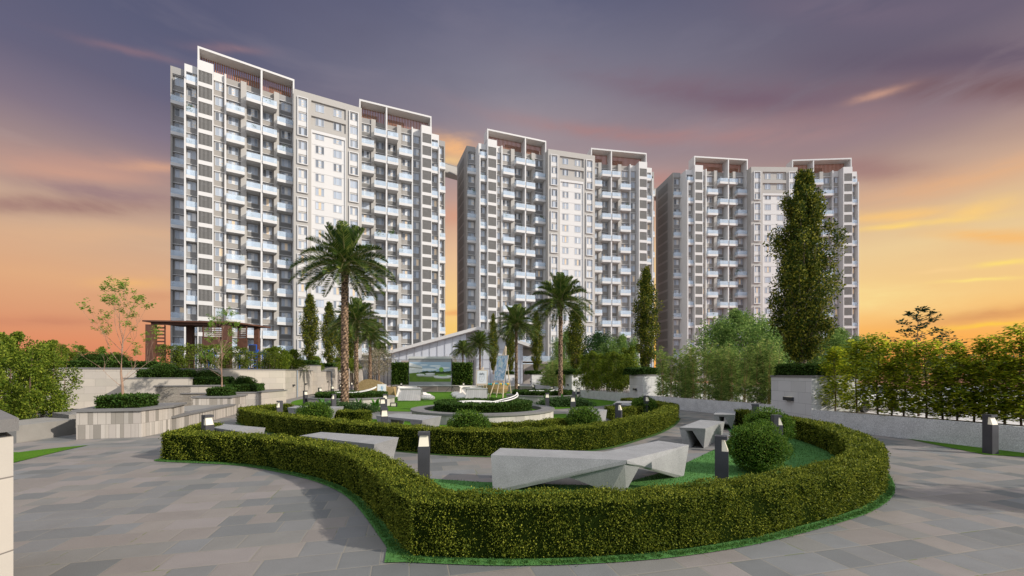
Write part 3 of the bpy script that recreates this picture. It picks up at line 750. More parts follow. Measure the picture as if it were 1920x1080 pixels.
# ------------------------------------------------------------------ round planters
def planter(cx, cy, r, h, soil, hr, hh, ring, label, hlabel, slabel, sa, grp='round stone planters'):
    root = empty('round_planter', (cx, cy, 0), 0, label, 'planter', grp)
    n = 64; ri = r - ring; pts = [(math.cos(2*math.pi*i/n), math.sin(2*math.pi*i/n)) for i in range(n)]
    w = MB()
    w.raw([(x*(r-.06), y*(r-.06), z) for z in (0, h-.08) for x, y in pts], [(i, (i+1)%n, n+(i+1)%n, n+i) for i in range(n)])
    ow = w.build('wall', CLADB, root)
    # strip cladding needs the arc length as u
    me = ow.data; uvl = me.uv_layers[0]
    for p in me.polygons:
        for li in p.loop_indices:
            v = me.vertices[me.loops[li].vertex_index].co; a = math.atan2(v.y, v.x)
            if p.index == n//2-1+0 and a < 0: a += 2*math.pi
            if p.index == n//2-1 and a < -3: a += 2*math.pi
            uvl.data[li].uv = (a*r, v.z)
    c = MB()
    prof = [(r-.04, h-.08), (r, h-.08), (r, h), (ri, h), (ri, soil)]
    vs = [(x*q, y*q, z) for q, z in prof for x, y in pts]
    c.raw(vs, [(j*n+i, j*n+(i+1)%n, (j+1)*n+(i+1)%n, (j+1)*n+i) for j in range(len(prof)-1) for i in range(n)])
    c.build('coping', COPE, root)
    s = MB(); s.poly([(x*(ri+.01), y*(ri+.01), soil) for x, y in pts]); s.build('grass_bed', TURFB, root)
    ang = [(cx+hr*math.cos(2*math.pi*i/48), cy+hr*math.sin(2*math.pi*i/48)) for i in range(49)]
    hedge(ang, hr*.45, hh, hlabel, 'ring hedges in the round planters', z0=soil, mat=HEDGED, side=1, dens=4200, lsz=.03, name='ring_hedge', closed=True)
    # crescent sculpture
    k = MB(); zt = soil+hh-.05
    def cres(r0, tipz, wdt, a0, a1, rise):
        pts1 = []
        for i in range(21):
            t = i/20; a = R(a0+(a1-a0)*t); pts1.append((r0*math.cos(a), r0*math.sin(a)*.7, zt + rise*t**1.6))
        return pts1
    L = hr*.72; c1 = cres(L, 0, 0, 250, 370, .42); c2 = [(p[0]*(.80+.2*abs(i/10-1)), p[1]*(.62+.38*abs(i/10-1)), p[2]+.02) for i, p in enumerate(c1)]
    k.tube(c1, .03, 8, 0); k.tube(c2, .03, 8, 0)
    for i in range(20):
        k.poly([c1[i], c1[i+1], c2[i+1], c2[i]], 1)
    c3 = [(-L*.95+i*L*.11, -.1+.25*math.sin(i/12*3.1)*.5, zt+.02+.05*math.sin(i/12*3.1)) for i in range(13)]
    k.tube(c3, [.035]*13, 8, 0); k.tube([(p[0]*.8, p[1]-.5+.02*i, p[2]-.01) for i, p in enumerate(c3)], .035, 8, 0)
    o = k.build('ribbon_sculpture', [flat('white_enamel', (.72,.70,.66), .3, .03), DARK], loc=(cx, cy, 0), smooth=True); o.rotation_euler[2] = sa
    tag(o, slabel, 'sculpture', 'white ribbon sculptures')
planter(-1.32, 19.45, 3.28, .45, .3, 2.22, .44, .6, 'large round stone planter with grey coping in the middle of the garden', 'dark ring hedge in the big middle round planter', 'white curved ribbon sculpture rising from the big middle round planter', R(5))
planter(-10.3, 27.2, 2.68, .56, .42, 2.15, .38, .42, 'round stone planter behind the tallest palm on the left', 'dark ring hedge in the left round planter', 'white curved ribbon sculpture in the left round planter', R(-8))
planter(2.2, 30.3, 2.65, .56, .42, 2.15, .38, .42, 'round stone planter behind the right palm', 'dark ring hedge in the right round planter', 'white curved ribbon sculpture in the right round planter', R(10))
# ------------------------------------------------------------------ left side: walls, tiers, planters
def frame2(p0, p1):
    d = Vector((p1[0]-p0[0], p1[1]-p0[1], 0)); L = d.length; d.normalize(); n = Vector((-d.y, d.x, 0))
    def T(x, y, z): return (p0[0]+d.x*x+n.x*y, p0[1]+d.y*x+n.y*y, z)
    return T, L
def wall(name, p0, p1, th, h, label, mat=STONE, cope=.07, cat='wall', group=None, z0=0, over=.05, fn=None):
    """wall from p0 to p1, thickness to the left of that direction, with a coping as its part"""
    T, L = frame2(p0, p1)
    k = MB(); k.box(0, L, 0, th, z0, h-cope, 0, T); o = k.build(name, mat); tag(o, label, cat, group)
    c = MB(); c.box(-over*.2, L+over*.2, -over, th+over*.4, h-cope, h, 0, T); c.build('coping', COPE, o)
    return o, T, L
lw_, T, L = wall('garden_wall', (-34.5,20.9), (-21.8,25.5), .5, 2.38, 'tall limestone garden wall at the left, behind the leafy trees')
# step back behind the tiers
wall('garden_wall', (-21.7,27.4), (-17.7,32.9), .4, 2.38, 'limestone garden wall set back behind the stepped hedges, below the pergola')
wl, T, L = wall('garden_wall', (-17.7,32.9), (-20.2,42.7), .4, 2.38, 'limestone garden wall running back from the corner past the first wall lights', group='limestone garden walls')
wall('garden_wall', (-20.75,44.9), (-23.2,54.0), .4, 2.38, 'limestone garden wall between the first and second hedge-topped piers', group='limestone garden walls')
wall('garden_wall', (-23.9,56.5), (-26.2,66), .4, 2.38, 'far limestone garden wall behind the second hedge-topped pier', group='limestone garden walls')
PIPE = flat('blue_grey_pipe', (.22,.27,.33), .5)
def pipe(p, label):
    k = MB(); k.tube([(0,0,0), (0,0,2.3)], .045, 8); o = k.build('drain_pipe', PIPE, loc=(*p, 0)); tag(o, label, 'pipe')
pipe((-18.45,36.2), 'blue-grey pipe down the wall between the first two wall lights')
pipe((-23.1,54.0), 'blue-grey pipe down the wall beside the second hedge-topped pier')
def box_hedge(x0, x1, y0, y1, z0, h, label, T=None, loc=None, dens=4200, lsz=.03, group=None, name='box_hedge'):
    """clipped block with leaves on all faces; T maps local to world"""
    T = T or (lambda x, y, z: (x, y, z))
    p = [T(x0,y0,0)[:2], T(x1,y0,0)[:2]]; w = y1-y0
    return hedge(densify(p, .5), w, h, label, group, z0=z0, mat=HEDGED, side=1, dens=dens, lsz=lsz, name=name)
def pier(x0, x1, y0, y1, h, label, hl, grp, pts=None):
    k = MB(); P = pts or [(x0,y0), (x1,y0), (x1,y1), (x0,y1)]
    cx = sum(p[0] for p in P)/4; cy = sum(p[1] for p in P)/4
    k.prism(P, 0, h-.08); o = k.build('wall_pier', STONE2 if h < 2.2 else STONE); tag(o, label, 'wall pier', grp)
    c = MB(); c.prism([(cx+(x-cx)*1.03, cy+(y-cy)*1.03) for x, y in P], h-.08, h); c.build('coping', COPE, o)
    q = [(cx+(x-cx)*.78, cy+(y-cy)*.78) for x, y in P]
    mid0 = ((q[0][0]), (q[0][1])); 
    hedge(densify([q[0], q[1]], .5), math.hypot(q[3][0]-q[0][0], q[3][1]-q[0][1]), .42, hl, 'hedges on the wall piers', z0=h, mat=HEDGED, side=1, dens=3800, lsz=.032, name='pier_hedge')
    return o, cx, cy
STONE2 = blocks('pale_grey_blocks', .9, .43, [(.56,.56,.55), (.54,.54,.53), (.58,.578,.57)], (.30,.30,.30), .005, 0, False, .75, .3, .03, .06)
LP = [[(-20.2,42.7), (-19.7,42.9), (-20.4,45.1), (-22.2,44.6), (-22.0,42.2)], ]
pier(0,0,0,0,2.92,'first hedge-topped limestone pier of the left wall', 'dark hedge on the first pier of the left wall', 'limestone wall piers', [(-22.1,42.2), (-19.75,42.75), (-20.4,45.0), (-22.7,44.5)])
pier(0,0,0,0,2.92,'second hedge-topped limestone pier of the left wall', 'dark hedge on the second pier of the left wall', 'limestone wall piers', [(-25.2,53.6), (-22.8,54.1), (-23.4,56.5), (-25.8,56.0)])
pier(0,0,0,0,2.92,'third hedge-topped limestone pier of the left wall, behind the palm trunks', 'dark hedge on the third pier of the left wall', 'limestone wall piers', [(-28.0,65.4), (-25.7,65.9), (-26.3,68.3), (-28.6,67.8)])
pier(0,0,0,0,2.92,'fourth and farthest hedge-topped pier of the left wall', 'dark hedge on the farthest pier of the left wall', 'limestone wall piers', [(-29.0,74.4), (-26.7,74.9), (-27.3,77.3), (-29.6,76.8)])
def wall_light(x, y, z, rz, label):
    o = empty('wall_light', (x, y, z), rz, label, 'wall light', 'dark wall lights')
    k = MB(); k.box(-.24,.24,-.13,0,-.07,.07); k.build('housing', DARK, o); k = MB(); k.box(-.18,.18,-.11,-.02,.071,.085); k.build('diffuser', LAMP, o)
a_ = math.atan2(42.7-32.9, -20.2+17.7)  # wall direction
wall_light(-18.3,35.2,1.08, a_, 'dark wall light before the pipe on the left wall')
wall_light(-19.45,39.6,1.08, a_, 'dark wall light after the pipe on the left wall')
wall_light(-22.45,51.2,1.08, a_, 'dark wall light near the second pier of the left wall')
wall_light(-25.0,61,1.08, a_, 'farthest dark wall light on the left wall, seen between palm trunks')
# tiers
TD = Vector((.94,.34,0)).normalized(); TN = Vector((-TD.y, TD.x, 0))
Tc = Vector((-15.7,26.1,0))
def TT(x, y, z): return (Tc.x+TD.x*x+TN.x*y, Tc.y+TD.y*x+TN.y*y, z)
def tier(x0, x1, dep, h, label, hl, hx, skew=0):
    k = MB(); P = [TT(x0,0,0)[:2], TT(x1,0,0)[:2], TT(x1+skew,dep,0)[:2], TT(x0,dep,0)[:2]]
    k.prism(P, 0, h-.07); o = k.build('stepped_planter', STONE); tag(o, label, 'planter', 'stepped limestone planters')
    cx = sum(p[0] for p in P)/4; cy = sum(p[1] for p in P)/4
    c = MB(); c.prism([(cx+(x-cx)*1.02, cy+(y-cy)*1.035) for x, y in P], h-.07, h); c.build('coping', COPE, o)
    box_hedge(hx[0], hx[1], .3, min(2.9, dep-.15), h, .42, hl, TT, group='hedges on the stepped planters')
tier(-3.9, 0, 3.6, .9, 'lowest limestone step planter, with the right-hand round bush', 'dark hedge on the lowest step planter', (-2.6,-.25), 1.0)
tier(-5.2, -1.9, 3.6, 1.35, 'middle limestone step planter below the pergola', 'dark hedge on the middle step planter', (-4.4,-2.0))
tier(-6.7, -3.5, 1.38, 1.8, 'highest limestone step planter against the tall left wall', 'dark hedge on the highest step planter', (-6.2,-3.6))
k = MB(); k.prism([TT(-6.9,.6,0)[:2], TT(-5.2,.6,0)[:2], TT(-5.2,3.6,0)[:2], TT(-6.9,3.6,0)[:2]], 0, 1.79)
# raised terrace behind the left walls
sheetpts = [(-34.5,21.2), (-21.9,25.8), (-21.9,27.6), (-18.0,33.2), (-20.6,43), (-26.5,66.2), (-31,90), (-90,90), (-90,10)]
k = MB(); k.prism(sheetpts, -.02, 2.2); o = k.build('terrace', SOIL); o['kind'] = 'structure'
k = MB(); k.prism([TT(-5.25,1.6,0)[:2], TT(-.2,.5,0)[:2], (-17.75,32.8), (-21.85,27.3)], -.01, .84); o = k.build('planting_bed', SOIL); o['kind'] = 'structure'
# hedge on top of the tall wall
Tw, Lw = frame2((-30.5,22.35), (-21.8,25.5))
box_hedge(0, Lw-.1, .7, 1.6, 2.2, .55, 'dark clipped hedge along the top of the tall left wall', Tw, group=None)

def shrub(c, r, n, lsz, name, label, mat, cat='shrub', group=None, stems=True, z0=0, squash=1., core=True, aspect=.6, jag=.08):
    """round bush: leaves through an uneven shell, twigs at the foot"""
    k = MB()
    ph = rng.random(6)*6
    def rad(d):
        return 1 + .07*np.sin(d[:,0]*5+ph[0])*np.sin(d[:,1]*5+ph[1]) + .05*np.sin(d[:,2]*8+ph[2]+d[:,0]*4)
    D = unit(rng.normal(size=(n,3))); q = 1 - np.abs(rng.normal(size=n))*.11; q = np.clip(q+rng.normal(size=n)*jag*.5, .4, 1.12)
    P = D*(rad(D)*q)[:,None]*np.array([r, r, r*squash]) + np.array([0, 0, r*squash*.96])
    P[:,2] = np.maximum(P[:,2], .03)
    N = unit(D + rng.normal(size=(n,3))*.5 + [0,0,.15])
    k.quads(leaves_on(P, N, lsz, aspect, .7), 1)
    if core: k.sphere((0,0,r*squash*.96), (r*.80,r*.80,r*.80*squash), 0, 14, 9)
    if stems:
        for i in range(9):
            a = random.random()*6.28; k.tube([(.08*r*math.cos(a),.08*r*math.sin(a),0), (.4*r*math.cos(a),.4*r*math.sin(a),r*.5)], [.016,.01], 5, 2)
    o = k.build(name, [HCORE, mat, BARK], loc=(c[0], c[1], z0)); tag(o, label, cat, group); return o
BARK = flat('twig_bark', (.13,.085,.055), .85, .25, 12, bump=.4)
BUSH = leafmat('round_bush_leaf', [(0, (.018,.052,.008)), (.5, (.06,.135,.015)), (1, (.20,.29,.035))], .35)
G = 'round bushes inside the hedges'
shrub((5.01,8.6), .55, 11000, .035, 'round_bush', 'round leafy bush on the near lawn right of the kinked bench', BUSH, group=G, squash=.92, z0=.02)
shrub((7.1,11.7), .60, 7000, .042, 'round_bush', 'round leafy bush just behind the nearest one, inside the front hedge', BUSH, group=G, squash=.9)
shrub((-7.5,16), .66, 6000, .05, 'round_bush', 'round leafy bush right of the bench behind the left part of the second hedge', BUSH, group=G, squash=.72)
shrub((-1.25,12.3), .62, 6000, .045, 'round_bush', 'round leafy bush in front of the big middle round planter', BUSH, group=G, squash=.78)
shrub((2.46,14.5), .6, 6000, .045, 'round_bush', 'round leafy bush right of the big middle round planter', BUSH, group=G, squash=.75)
shrub((6.35,20.3), .62, 5000, .055, 'round_bush', 'round leafy bush inside the far right end of the second hedge', BUSH, group=G, squash=.75)
G = 'clipped domes on the steps'
def dome(px, Y, top, base, rx, label):
    zt = zy(top, Y); X = gy(px, Y); r = rx
    shrub((X, Y), r, 4500, .05, 'clipped_dome', label, HEDGED, group=G, z0=base, squash=max(.3, (zt-base)/(1.96*r)), stems=False, jag=.02)
dome(458, 27.3, 705, .9, .72, 'dark clipped dome bush on the lowest step planter')
dome(387, 26.6, 693, 1.35, .78, 'dark clipped dome bush on the middle step planter')
dome(308, 25.1, 681, 1.8, .72, 'dark clipped dome bush on the highest step planter')
dome(175, 26.2, 659.5, 2.2, .9, 'dark clipped dome bush on the tall wall, the left of a touching pair')
dome(214, 26.6, 660, 2.2, .88, 'dark clipped dome bush on the tall wall, the right of a touching pair')

# striped planters with thin trees, low wall, block benches
def splanter(P, h, label, hl, hpts, hw):
    k = MB(); k.prism(P, 0, h-.07); o = k.build('stone_planter', CLAD); tag(o, label, 'planter', 'striped stone planters')
    cx = sum(p[0] for p in P)/len(P); cy = sum(p[1] for p in P)/len(P)
    c = MB(); c.prism([(x+(.06 if x > cx else -.06), y+(.06 if y > cy else -.06)) for x, y in P], h-.07, h); c.build('coping', COPE, o)
    hedge(densify(hpts, .4), hw, .38, hl, 'hedges in the striped planters', z0=h, mat=HEDGED, side=1, dens=4600, lsz=.03, name='box_hedge')
splanter([(-13.3,12.86), (-11.74,13.35), (-11.9,14.7), (-12.6,16.2), (-14.9,15.6)], .91, 'nearer striped stone planter with grey coping on the left', 'dark hedge round the thin tree in the nearer striped planter', [(-13.15,13.3), (-12.1,13.6)], 1.25)
splanter([(-15.45,20.4), (-13.85,20.9), (-14.45,22.9), (-16.2,22.6)], .91, 'farther striped stone planter beside the step planters', 'dark hedge round the thin tree in the farther striped planter', [(-15.1,20.85), (-14.25,21.05)], 1.1)
hedge(densify([(-13.05,13.5), (-12.05,13.75)], .4), .95, .40, 'dark clipped hedge block at the foot of the nearer thin tree', None, z0=.91, mat=HEDGED, side=1, dens=4600, lsz=.03, name='box_hedge') if False else None
wall('parapet', (-11.92,14.75), (-13.75,20.9), .35, .52, 'low striped parapet wall joining the two striped planters', CLAD, .07, 'wall')
def sblock(P, h, label):
    cx = sum(p[0] for p in P)/len(P); cy = sum(p[1] for p in P)/len(P)
    k = MB(); k.prism([(x-cx, y-cy) for x, y in P], 0, h); o = k.build('stone_block_bench', BLKB, loc=(cx, cy, 0)); tag(o, label, 'block bench', 'rough stone block benches')
sblock([(-14.6,16.9), (-13.2,17.2), (-14.2,21.4), (-15.6,21.1)], .5, 'long pale stone block bench behind the low striped parapet')
sblock([(-17.9,16.4), (-16.3,15.5), (-15.9,17.6), (-17.4,18.6)], .5, 'stone block bench in front of the leafy trees, the right one of two')
sblock([(-15.9,12.4), (-14.35,12.2), (-14.6,14.1), (-16.2,14.6)], .5, 'mottled stone block bench left of the nearer striped planter, the left one of two')
# near pillar at the left edge
PILL = blocks('pale_panels', 3, .59, [(.50,.46,.40), (.48,.445,.39)], (.2,.18,.16), .006, 0, False, .6, .2, .02, .05)
np_ = empty('gate_pillar', (-4.7, 3.0, 0), 0, 'cream panelled pillar with grey cap cut by the left edge of the photo', 'pillar')
def gp(sc): return [(.70*sc, .38*sc), (-.70*sc, 1.38*sc), (-1.3*sc, -.9*sc), (.66*sc, -.95*sc)]
k = MB(); k.prism(gp(1), 0, 1.5); k.build('shaft', PILL, np_)
k = MB(); k.prism(gp(.95), 1.5, 1.545); k.build('recess', DARK, np_)
k = MB(); k.prism(gp(1.04), 1.545, 1.645); k.build('coping', COPE, np_)

# ------------------------------------------------------------------ right side: low walls and piers
def low_wall(p0, p1, label):
    T, L = frame2(p0, p1)
    k = MB(); k.box(0, L, -.18, 0, 0, .66, 0, T); o = k.build('low_wall', GRAN); tag(o, label, 'wall', 'low granite planter walls')
    s = MB(); s.box(0, L, -1.3, -.18, 0, .6, 0, T); s.build('planting_soil', SOIL, o)
low_wall((14.6,5.2), (11.3,15.75), 'low grey granite wall in front of the row of yellow-green saplings') if False else None
T_rw, L_rw = frame2((11.28,15.85), (14.55,5.6))
k = MB(); k.box(0, L_rw, 0, .18, 0, .66, 0, T_rw); o = k.build('low_wall', GRAN); tag(o, 'low grey granite wall in front of the row of yellow-green saplings', 'wall', 'low granite planter walls')
s = MB(); s.box(0, L_rw, .18, 1.3, 0, .60, 0, T_rw); s.build('planting_soil', SOIL, o)
def lwall2(p0, p1, label, top=.66):
    T, L = frame2(p0, p1); k = MB(); k.box(0, L, 0, .18, 0, top, 0, T); o = k.build('low_wall', GRAN); tag(o, label, 'wall', 'low granite planter walls')
    s = MB(); s.box(0, L, .18, 1.3, 0, top-.06, 0, T); s.build('planting_soil', SOIL, o)
lwall2((8.45,26.4), (11.38,18.5), 'low grey granite wall below the tall bamboo clumps')
lwall2((5.5,36.6), (8.2,29.3), 'low grey granite wall between the second and third right piers')
lwall2((3.0,54.6), (5.3,41.2), 'far low grey granite wall between the third and fourth right piers')
lwall2((-.5,62.5), (2.6,57.6), 'farthest low grey granite wall by the clubhouse')
RPG = 'pale grey wall piers'
pier(0,0,0,0,1.95,'nearest pale grey block pier, carrying the big poplar at the right', 'dark hedge at the foot of the big poplar', RPG, [(11.27,15.85), (13.1,15.95), (13.2,18.5), (11.38,18.5)])
pier(0,0,0,0,1.97,'second pale grey pier on the right, by the far end of the second hedge', 'dark hedge on the second right pier', RPG, [(8.22,26.45), (9.6,26.9), (9.55,29.6), (8.19,29.35)])
pier(0,0,0,0,1.97,'third pale grey pier on the right, beyond the right palm', 'dark hedge on the third right pier', RPG, [(5.35,37.6), (6.6,38.2), (6.5,41.6), (5.25,41.3)])
pier(0,0,0,0,1.97,'fourth pale grey pier on the right, between the far palm and the bamboo', 'dark hedge on the fourth right pier', RPG, [(2.55,54.2), (4.0,54.8), (3.9,57.8), (2.5,57.5)])
pier(0,0,0,0,1.97,'fifth and farthest pale grey pier behind the easels', 'dark hedge on the farthest right pier', RPG, [(-.9,62.5), (.5,63), (.4,66), (-.9,65.6)])
wall_light(11.31,17.15,1.0, R(-88), 'dark wall light on the nearest grey pier') 
wall_light(8.19,27.9,1.0, R(-90), 'dark wall light on the second grey pier')
wall_light(5.28,39.6,1.0, R(-90), 'dark wall light on the third grey pier')
wall_light(2.5,55.8,1.0, R(-90), 'dark wall light on the fourth grey pier')
# ------------------------------------------------------------------ vegetation
def bez(p0, p1, p2, n):
    p0, p1, p2 = Vector(p0), Vector(p1), Vector(p2)
    return [tuple(p0*(1-t)**2 + p1*2*t*(1-t) + p2*t*t) for t in [i/n for i in range(n+1)]]
PALML = leafmat('palm_leaflet', [(0, (.015,.042,.012)), (.5, (.045,.095,.018)), (.8, (.15,.20,.035)), (1, (.36,.37,.08))], .25, .45, .2)
RACH = flat('palm_midrib', (.22,.20,.08), .6)
def trunkmat():
    m, nt, b, _ = newmat('palm_trunk'); h = NT(nt)
    ge = h.n('NewGeometry'); n = h.noise(h.objc(), 14, 3)
    f = h.math('ADD', h.math('MULTIPLY', h.math('SUBTRACT', ge.outputs['Pointiness'], .5), 4.0), n)
    nt.links.new(h.ramp(f, [(.3, (.055,.032,.018)), (.5, (.15,.09,.052)), (.7, (.28,.185,.115))]), b.inputs['Base Color'])
    b.inputs['Roughness'].default_value = .85; nt.links.new(h.bump(h.noise(h.objc(), 40, 3), .6, .02), b.inputs['Normal']); return m
PTR = trunkmat(); PTRD = flat('palm_trunk_crevice_shade', (.05,.03,.018), .9, .3, 12)  # dark cells put the shade of the trunk crevices into the colour
def palm_crown(seed, nf=74, L=2.62):
    rs = random.Random(seed); k = MB(); Q = []
    for i in range(nf):
        u = (i+.5)/nf; az = i*2.39996 + rs.uniform(-.2,.2)
        el = R(86 - 118*u**.9 + rs.uniform(-6,6)); Lf = L*(.82+.2*math.sin(u*3.1))*rs.uniform(.9,1.06)
        d = np.array([math.cos(az)*math.cos(el), math.sin(az)*math.cos(el), math.sin(el)])
        hz = np.array([math.cos(az), math.sin(az), 0])
        droop = Lf*(.06+.44*math.cos(el)**2) if el > 0 else Lf*.30
        p0 = hz*.10+[0,0,-.25*u]; p1 = p0+d*Lf*.55; p2 = p0 + d*Lf - np.array([0,0,droop])
        pts = np.array(bez(p0, p1, p2, 22)); k.tube(pts[::3], [.03,.026,.022,.018,.014,.010,.007,.004][:len(pts[::3])], 4, 0, cap=False)
        side = unit(np.cross(d, [0,0,1]) if abs(d[2]) < .98 else np.array([math.sin(az), -math.cos(az), 0]))
        roll = rs.uniform(-.5,.5)
        T = unit(np.gradient(pts, axis=0)); U = unit(np.cross(side, T)); 
        m = 84
        for sgn in (-1, 1):
            t = .13+.87*np.linspace(0, 1, m); idx = t*22; i0 = np.clip(idx.astype(int), 0, 21); fr = (idx-i0)[:,None]
            P = pts[i0]*(1-fr)+pts[i0+1]*fr; TT_ = T[i0]; UU = U[i0]
            ln = (.50*np.sin(np.clip(t*1.02, 0, 1)*math.pi)**.6 + .10)*(L/2.75)
            A = unit(TT_*.62 + side*sgn*.72*math.cos(roll) + UU*(.42+roll*.2*sgn) + rng.normal(size=(m,3))*.07)
            Q.append(leafquads(P, A, ln, .040*(L/2.75), N=unit(UU+rng.normal(size=(m,3))*.25)))
    k.quads(np.concatenate(Q), 1)
    # boots under the crown
    for i in range(34):
        az = i*2.4; z = -.25-.5*(i/34); k.hull([(math.cos(az)*.10-math.sin(az)*.05, math.sin(az)*.10+math.cos(az)*.05, z-.15), (math.cos(az)*.10+math.sin(az)*.05, math.sin(az)*.10-math.cos(az)*.05, z-.15), (math.cos(az)*.36, math.sin(az)*.36, z+.20), (math.cos(az)*.10, math.sin(az)*.10, z+.1), (math.cos(az)*.30, math.sin(az)*.30, z+.10)], 0)
    return mesh_of(k, [RACH, PALML], 'crown')
PC = [palm_crown(3), palm_crown(11, 68)]
def palm(x, y, h, s, label, v=0, rz=0, lean=(0,0), z0=0, tr=.19):
    root = empty('date_palm', (x, y, z0), 0, label, 'palm tree', 'date palms on the lawn')
    k = MB(); n = 12; rings = int(h/.085); vs = []
    for j in range(rings+1):
        t = j/rings; z = h*t; r = tr*s*(1.12-.22*t) * (1+ .12*max(0,.06-t)/.06) * (1+.15*max(0, t-.94)/.06)
        for i in range(n):
            a = 2*math.pi*i/n + (j//2)*.26
            bmp = 1 + (.16 if j % 2 else -.06) + random.uniform(-.05,.05)
            vs.append((lean[0]*t*t*h + r*bmp*math.cos(a), lean[1]*t*t*h + r*bmp*math.sin(a), z + random.uniform(-.012,.012)))
    for mm in (0, 1):
        pass
    base_ = len(k.v); k.v += vs
    for j in range(rings):
        for i in range(n):
            k.f.append([base_+j*n+i, base_+j*n+(i+1)%n, base_+(j+1)*n+(i+1)%n, base_+(j+1)*n+i]); k.m.append(1 if (j % 2 == 1 and (i+j//2) % 2) or random.random() < .18 else 0)
    k.build('trunk', [PTR, PTRD], root)
    o = bpy.data.objects.new('crown', PC[v]); COL.objects.link(o); o.parent = root
    o.location = (lean[0]*h, lean[1]*h, h+.25*s); o.scale = (s,s,s); o.rotation_euler[2] = rz; return root
palm(-9.45,23.8,8.1,1.0,'tallest date palm with a thick scaly trunk, left of the lawn', 0, .3)
palm(gy(668,37),37,6.5,.93,'date palm just right of the tallest one, second in the left row', 1, 1.5)
palm(gy(694,50),50,6.4,.95,'third date palm of the left row', 0, 2.2)
palm(gy(710.5,64),64,5.5,.66,'smallest date palm at the far end of the left row, before the clubhouse corner', 1, .9)
palm(3.25,28.2,6.75,.86,'date palm with a slim trunk in front of the right round planter', 1, .4, tr=.16)
palm(gy(968,43),43,6.9,.95,'date palm behind the easels, second in the right row', 0, 1.1, tr=.15)
palm(gy(900,56),56,5.8,.85,'date palm right of the screen, third in the right row', 1, 2.9, tr=.15)
palm(gy(868,66),66,5.6,.75,'farthest date palm directly above the right end of the screen', 0, 1.9, tr=.15)

AGAVE = leafmat('strap_leaf', [(0, (.03,.11,.012)), (1, (.10,.26,.03))], .3, .35, .5)
def strap(x, y, s, label, n=26, z0=0):
    k = MB(); Q = []
    for i in range(n):
        a = random.random()*6.28; el = random.uniform(.5, 1.3); L = s*random.uniform(.7, 1.1)
        p = bez((0,0,0), (math.cos(a)*L*.4*math.cos(el), math.sin(a)*L*.4*math.cos(el), L*.6*math.sin(el)), (math.cos(a)*L*math.cos(el), math.sin(a)*L*math.cos(el), L*.75*math.sin(el)), 5)
        w = [.02,.06,.075,.06,.035,.003]; sx, sy = -math.sin(a), math.cos(a)
        for j in range(5):
            Q.append([(p[j][0]-sx*w[j],p[j][1]-sy*w[j],p[j][2]), (p[j+1][0]-sx*w[j+1],p[j+1][1]-sy*w[j+1],p[j+1][2]), (p[j+1][0]+sx*w[j+1],p[j+1][1]+sy*w[j+1],p[j+1][2]), (p[j][0]+sx*w[j],p[j][1]+sy*w[j],p[j][2])])
    k.quads(np.array(Q), 0); o = k.build('strap_leaf_plant', AGAVE, loc=(x, y, z0)); tag(o, label, 'plant', 'bright strap-leaf plants')
for x, y, lb in ((-10.6,23.6,'left of the tallest palm trunk'), (-9.9,23.2,'directly before the tallest palm trunk'), (-8.5,23.4,'right of the tallest palm trunk'), (-7.7,23.8,'farthest right of the tallest palm'),
                 (2.3,27.2,'left of the right palm trunk'), (3.2,27.1,'before the right palm trunk'), (4.1,27.4,'right of the right palm trunk'), (gy(895,45),45,'beside the far wicker lounge'), (gy(972,42),38,'at the left end of the right round planter')):
    strap(x, y, .95, 'bright green strap-leaf plant ' + lb)
MOUND = leafmat('mound_leaf', [(0, (.015,.045,.012)), (.6, (.05,.10,.03)), (1, (.12,.19,.06))], .25)
def mound(c, rx, ry, h, n, lsz, label):
    D = unit(rng.normal(size=(n,3))); D[:,2] = np.abs(D[:,2]); q = .85+.2*rng.random(n)+.1*np.sin(D[:,0]*9)*np.sin(D[:,1]*7)
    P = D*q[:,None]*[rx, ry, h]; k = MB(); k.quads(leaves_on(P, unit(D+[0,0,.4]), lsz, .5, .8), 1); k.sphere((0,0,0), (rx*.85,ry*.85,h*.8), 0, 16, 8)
    o = k.build('ground_shrub', [HCORE, MOUND], loc=(*c, 0)); tag(o, label, 'shrub', 'low spreading shrubs under the palms')
mound((-8.9,22.2), 1.9, .7, .5, 5000, .075, 'low spreading shrub at the foot of the tallest palm')
mound((3.3,26.2), 1.8, .8, .55, 4500, .085, 'low spreading shrub at the foot of the right palm')

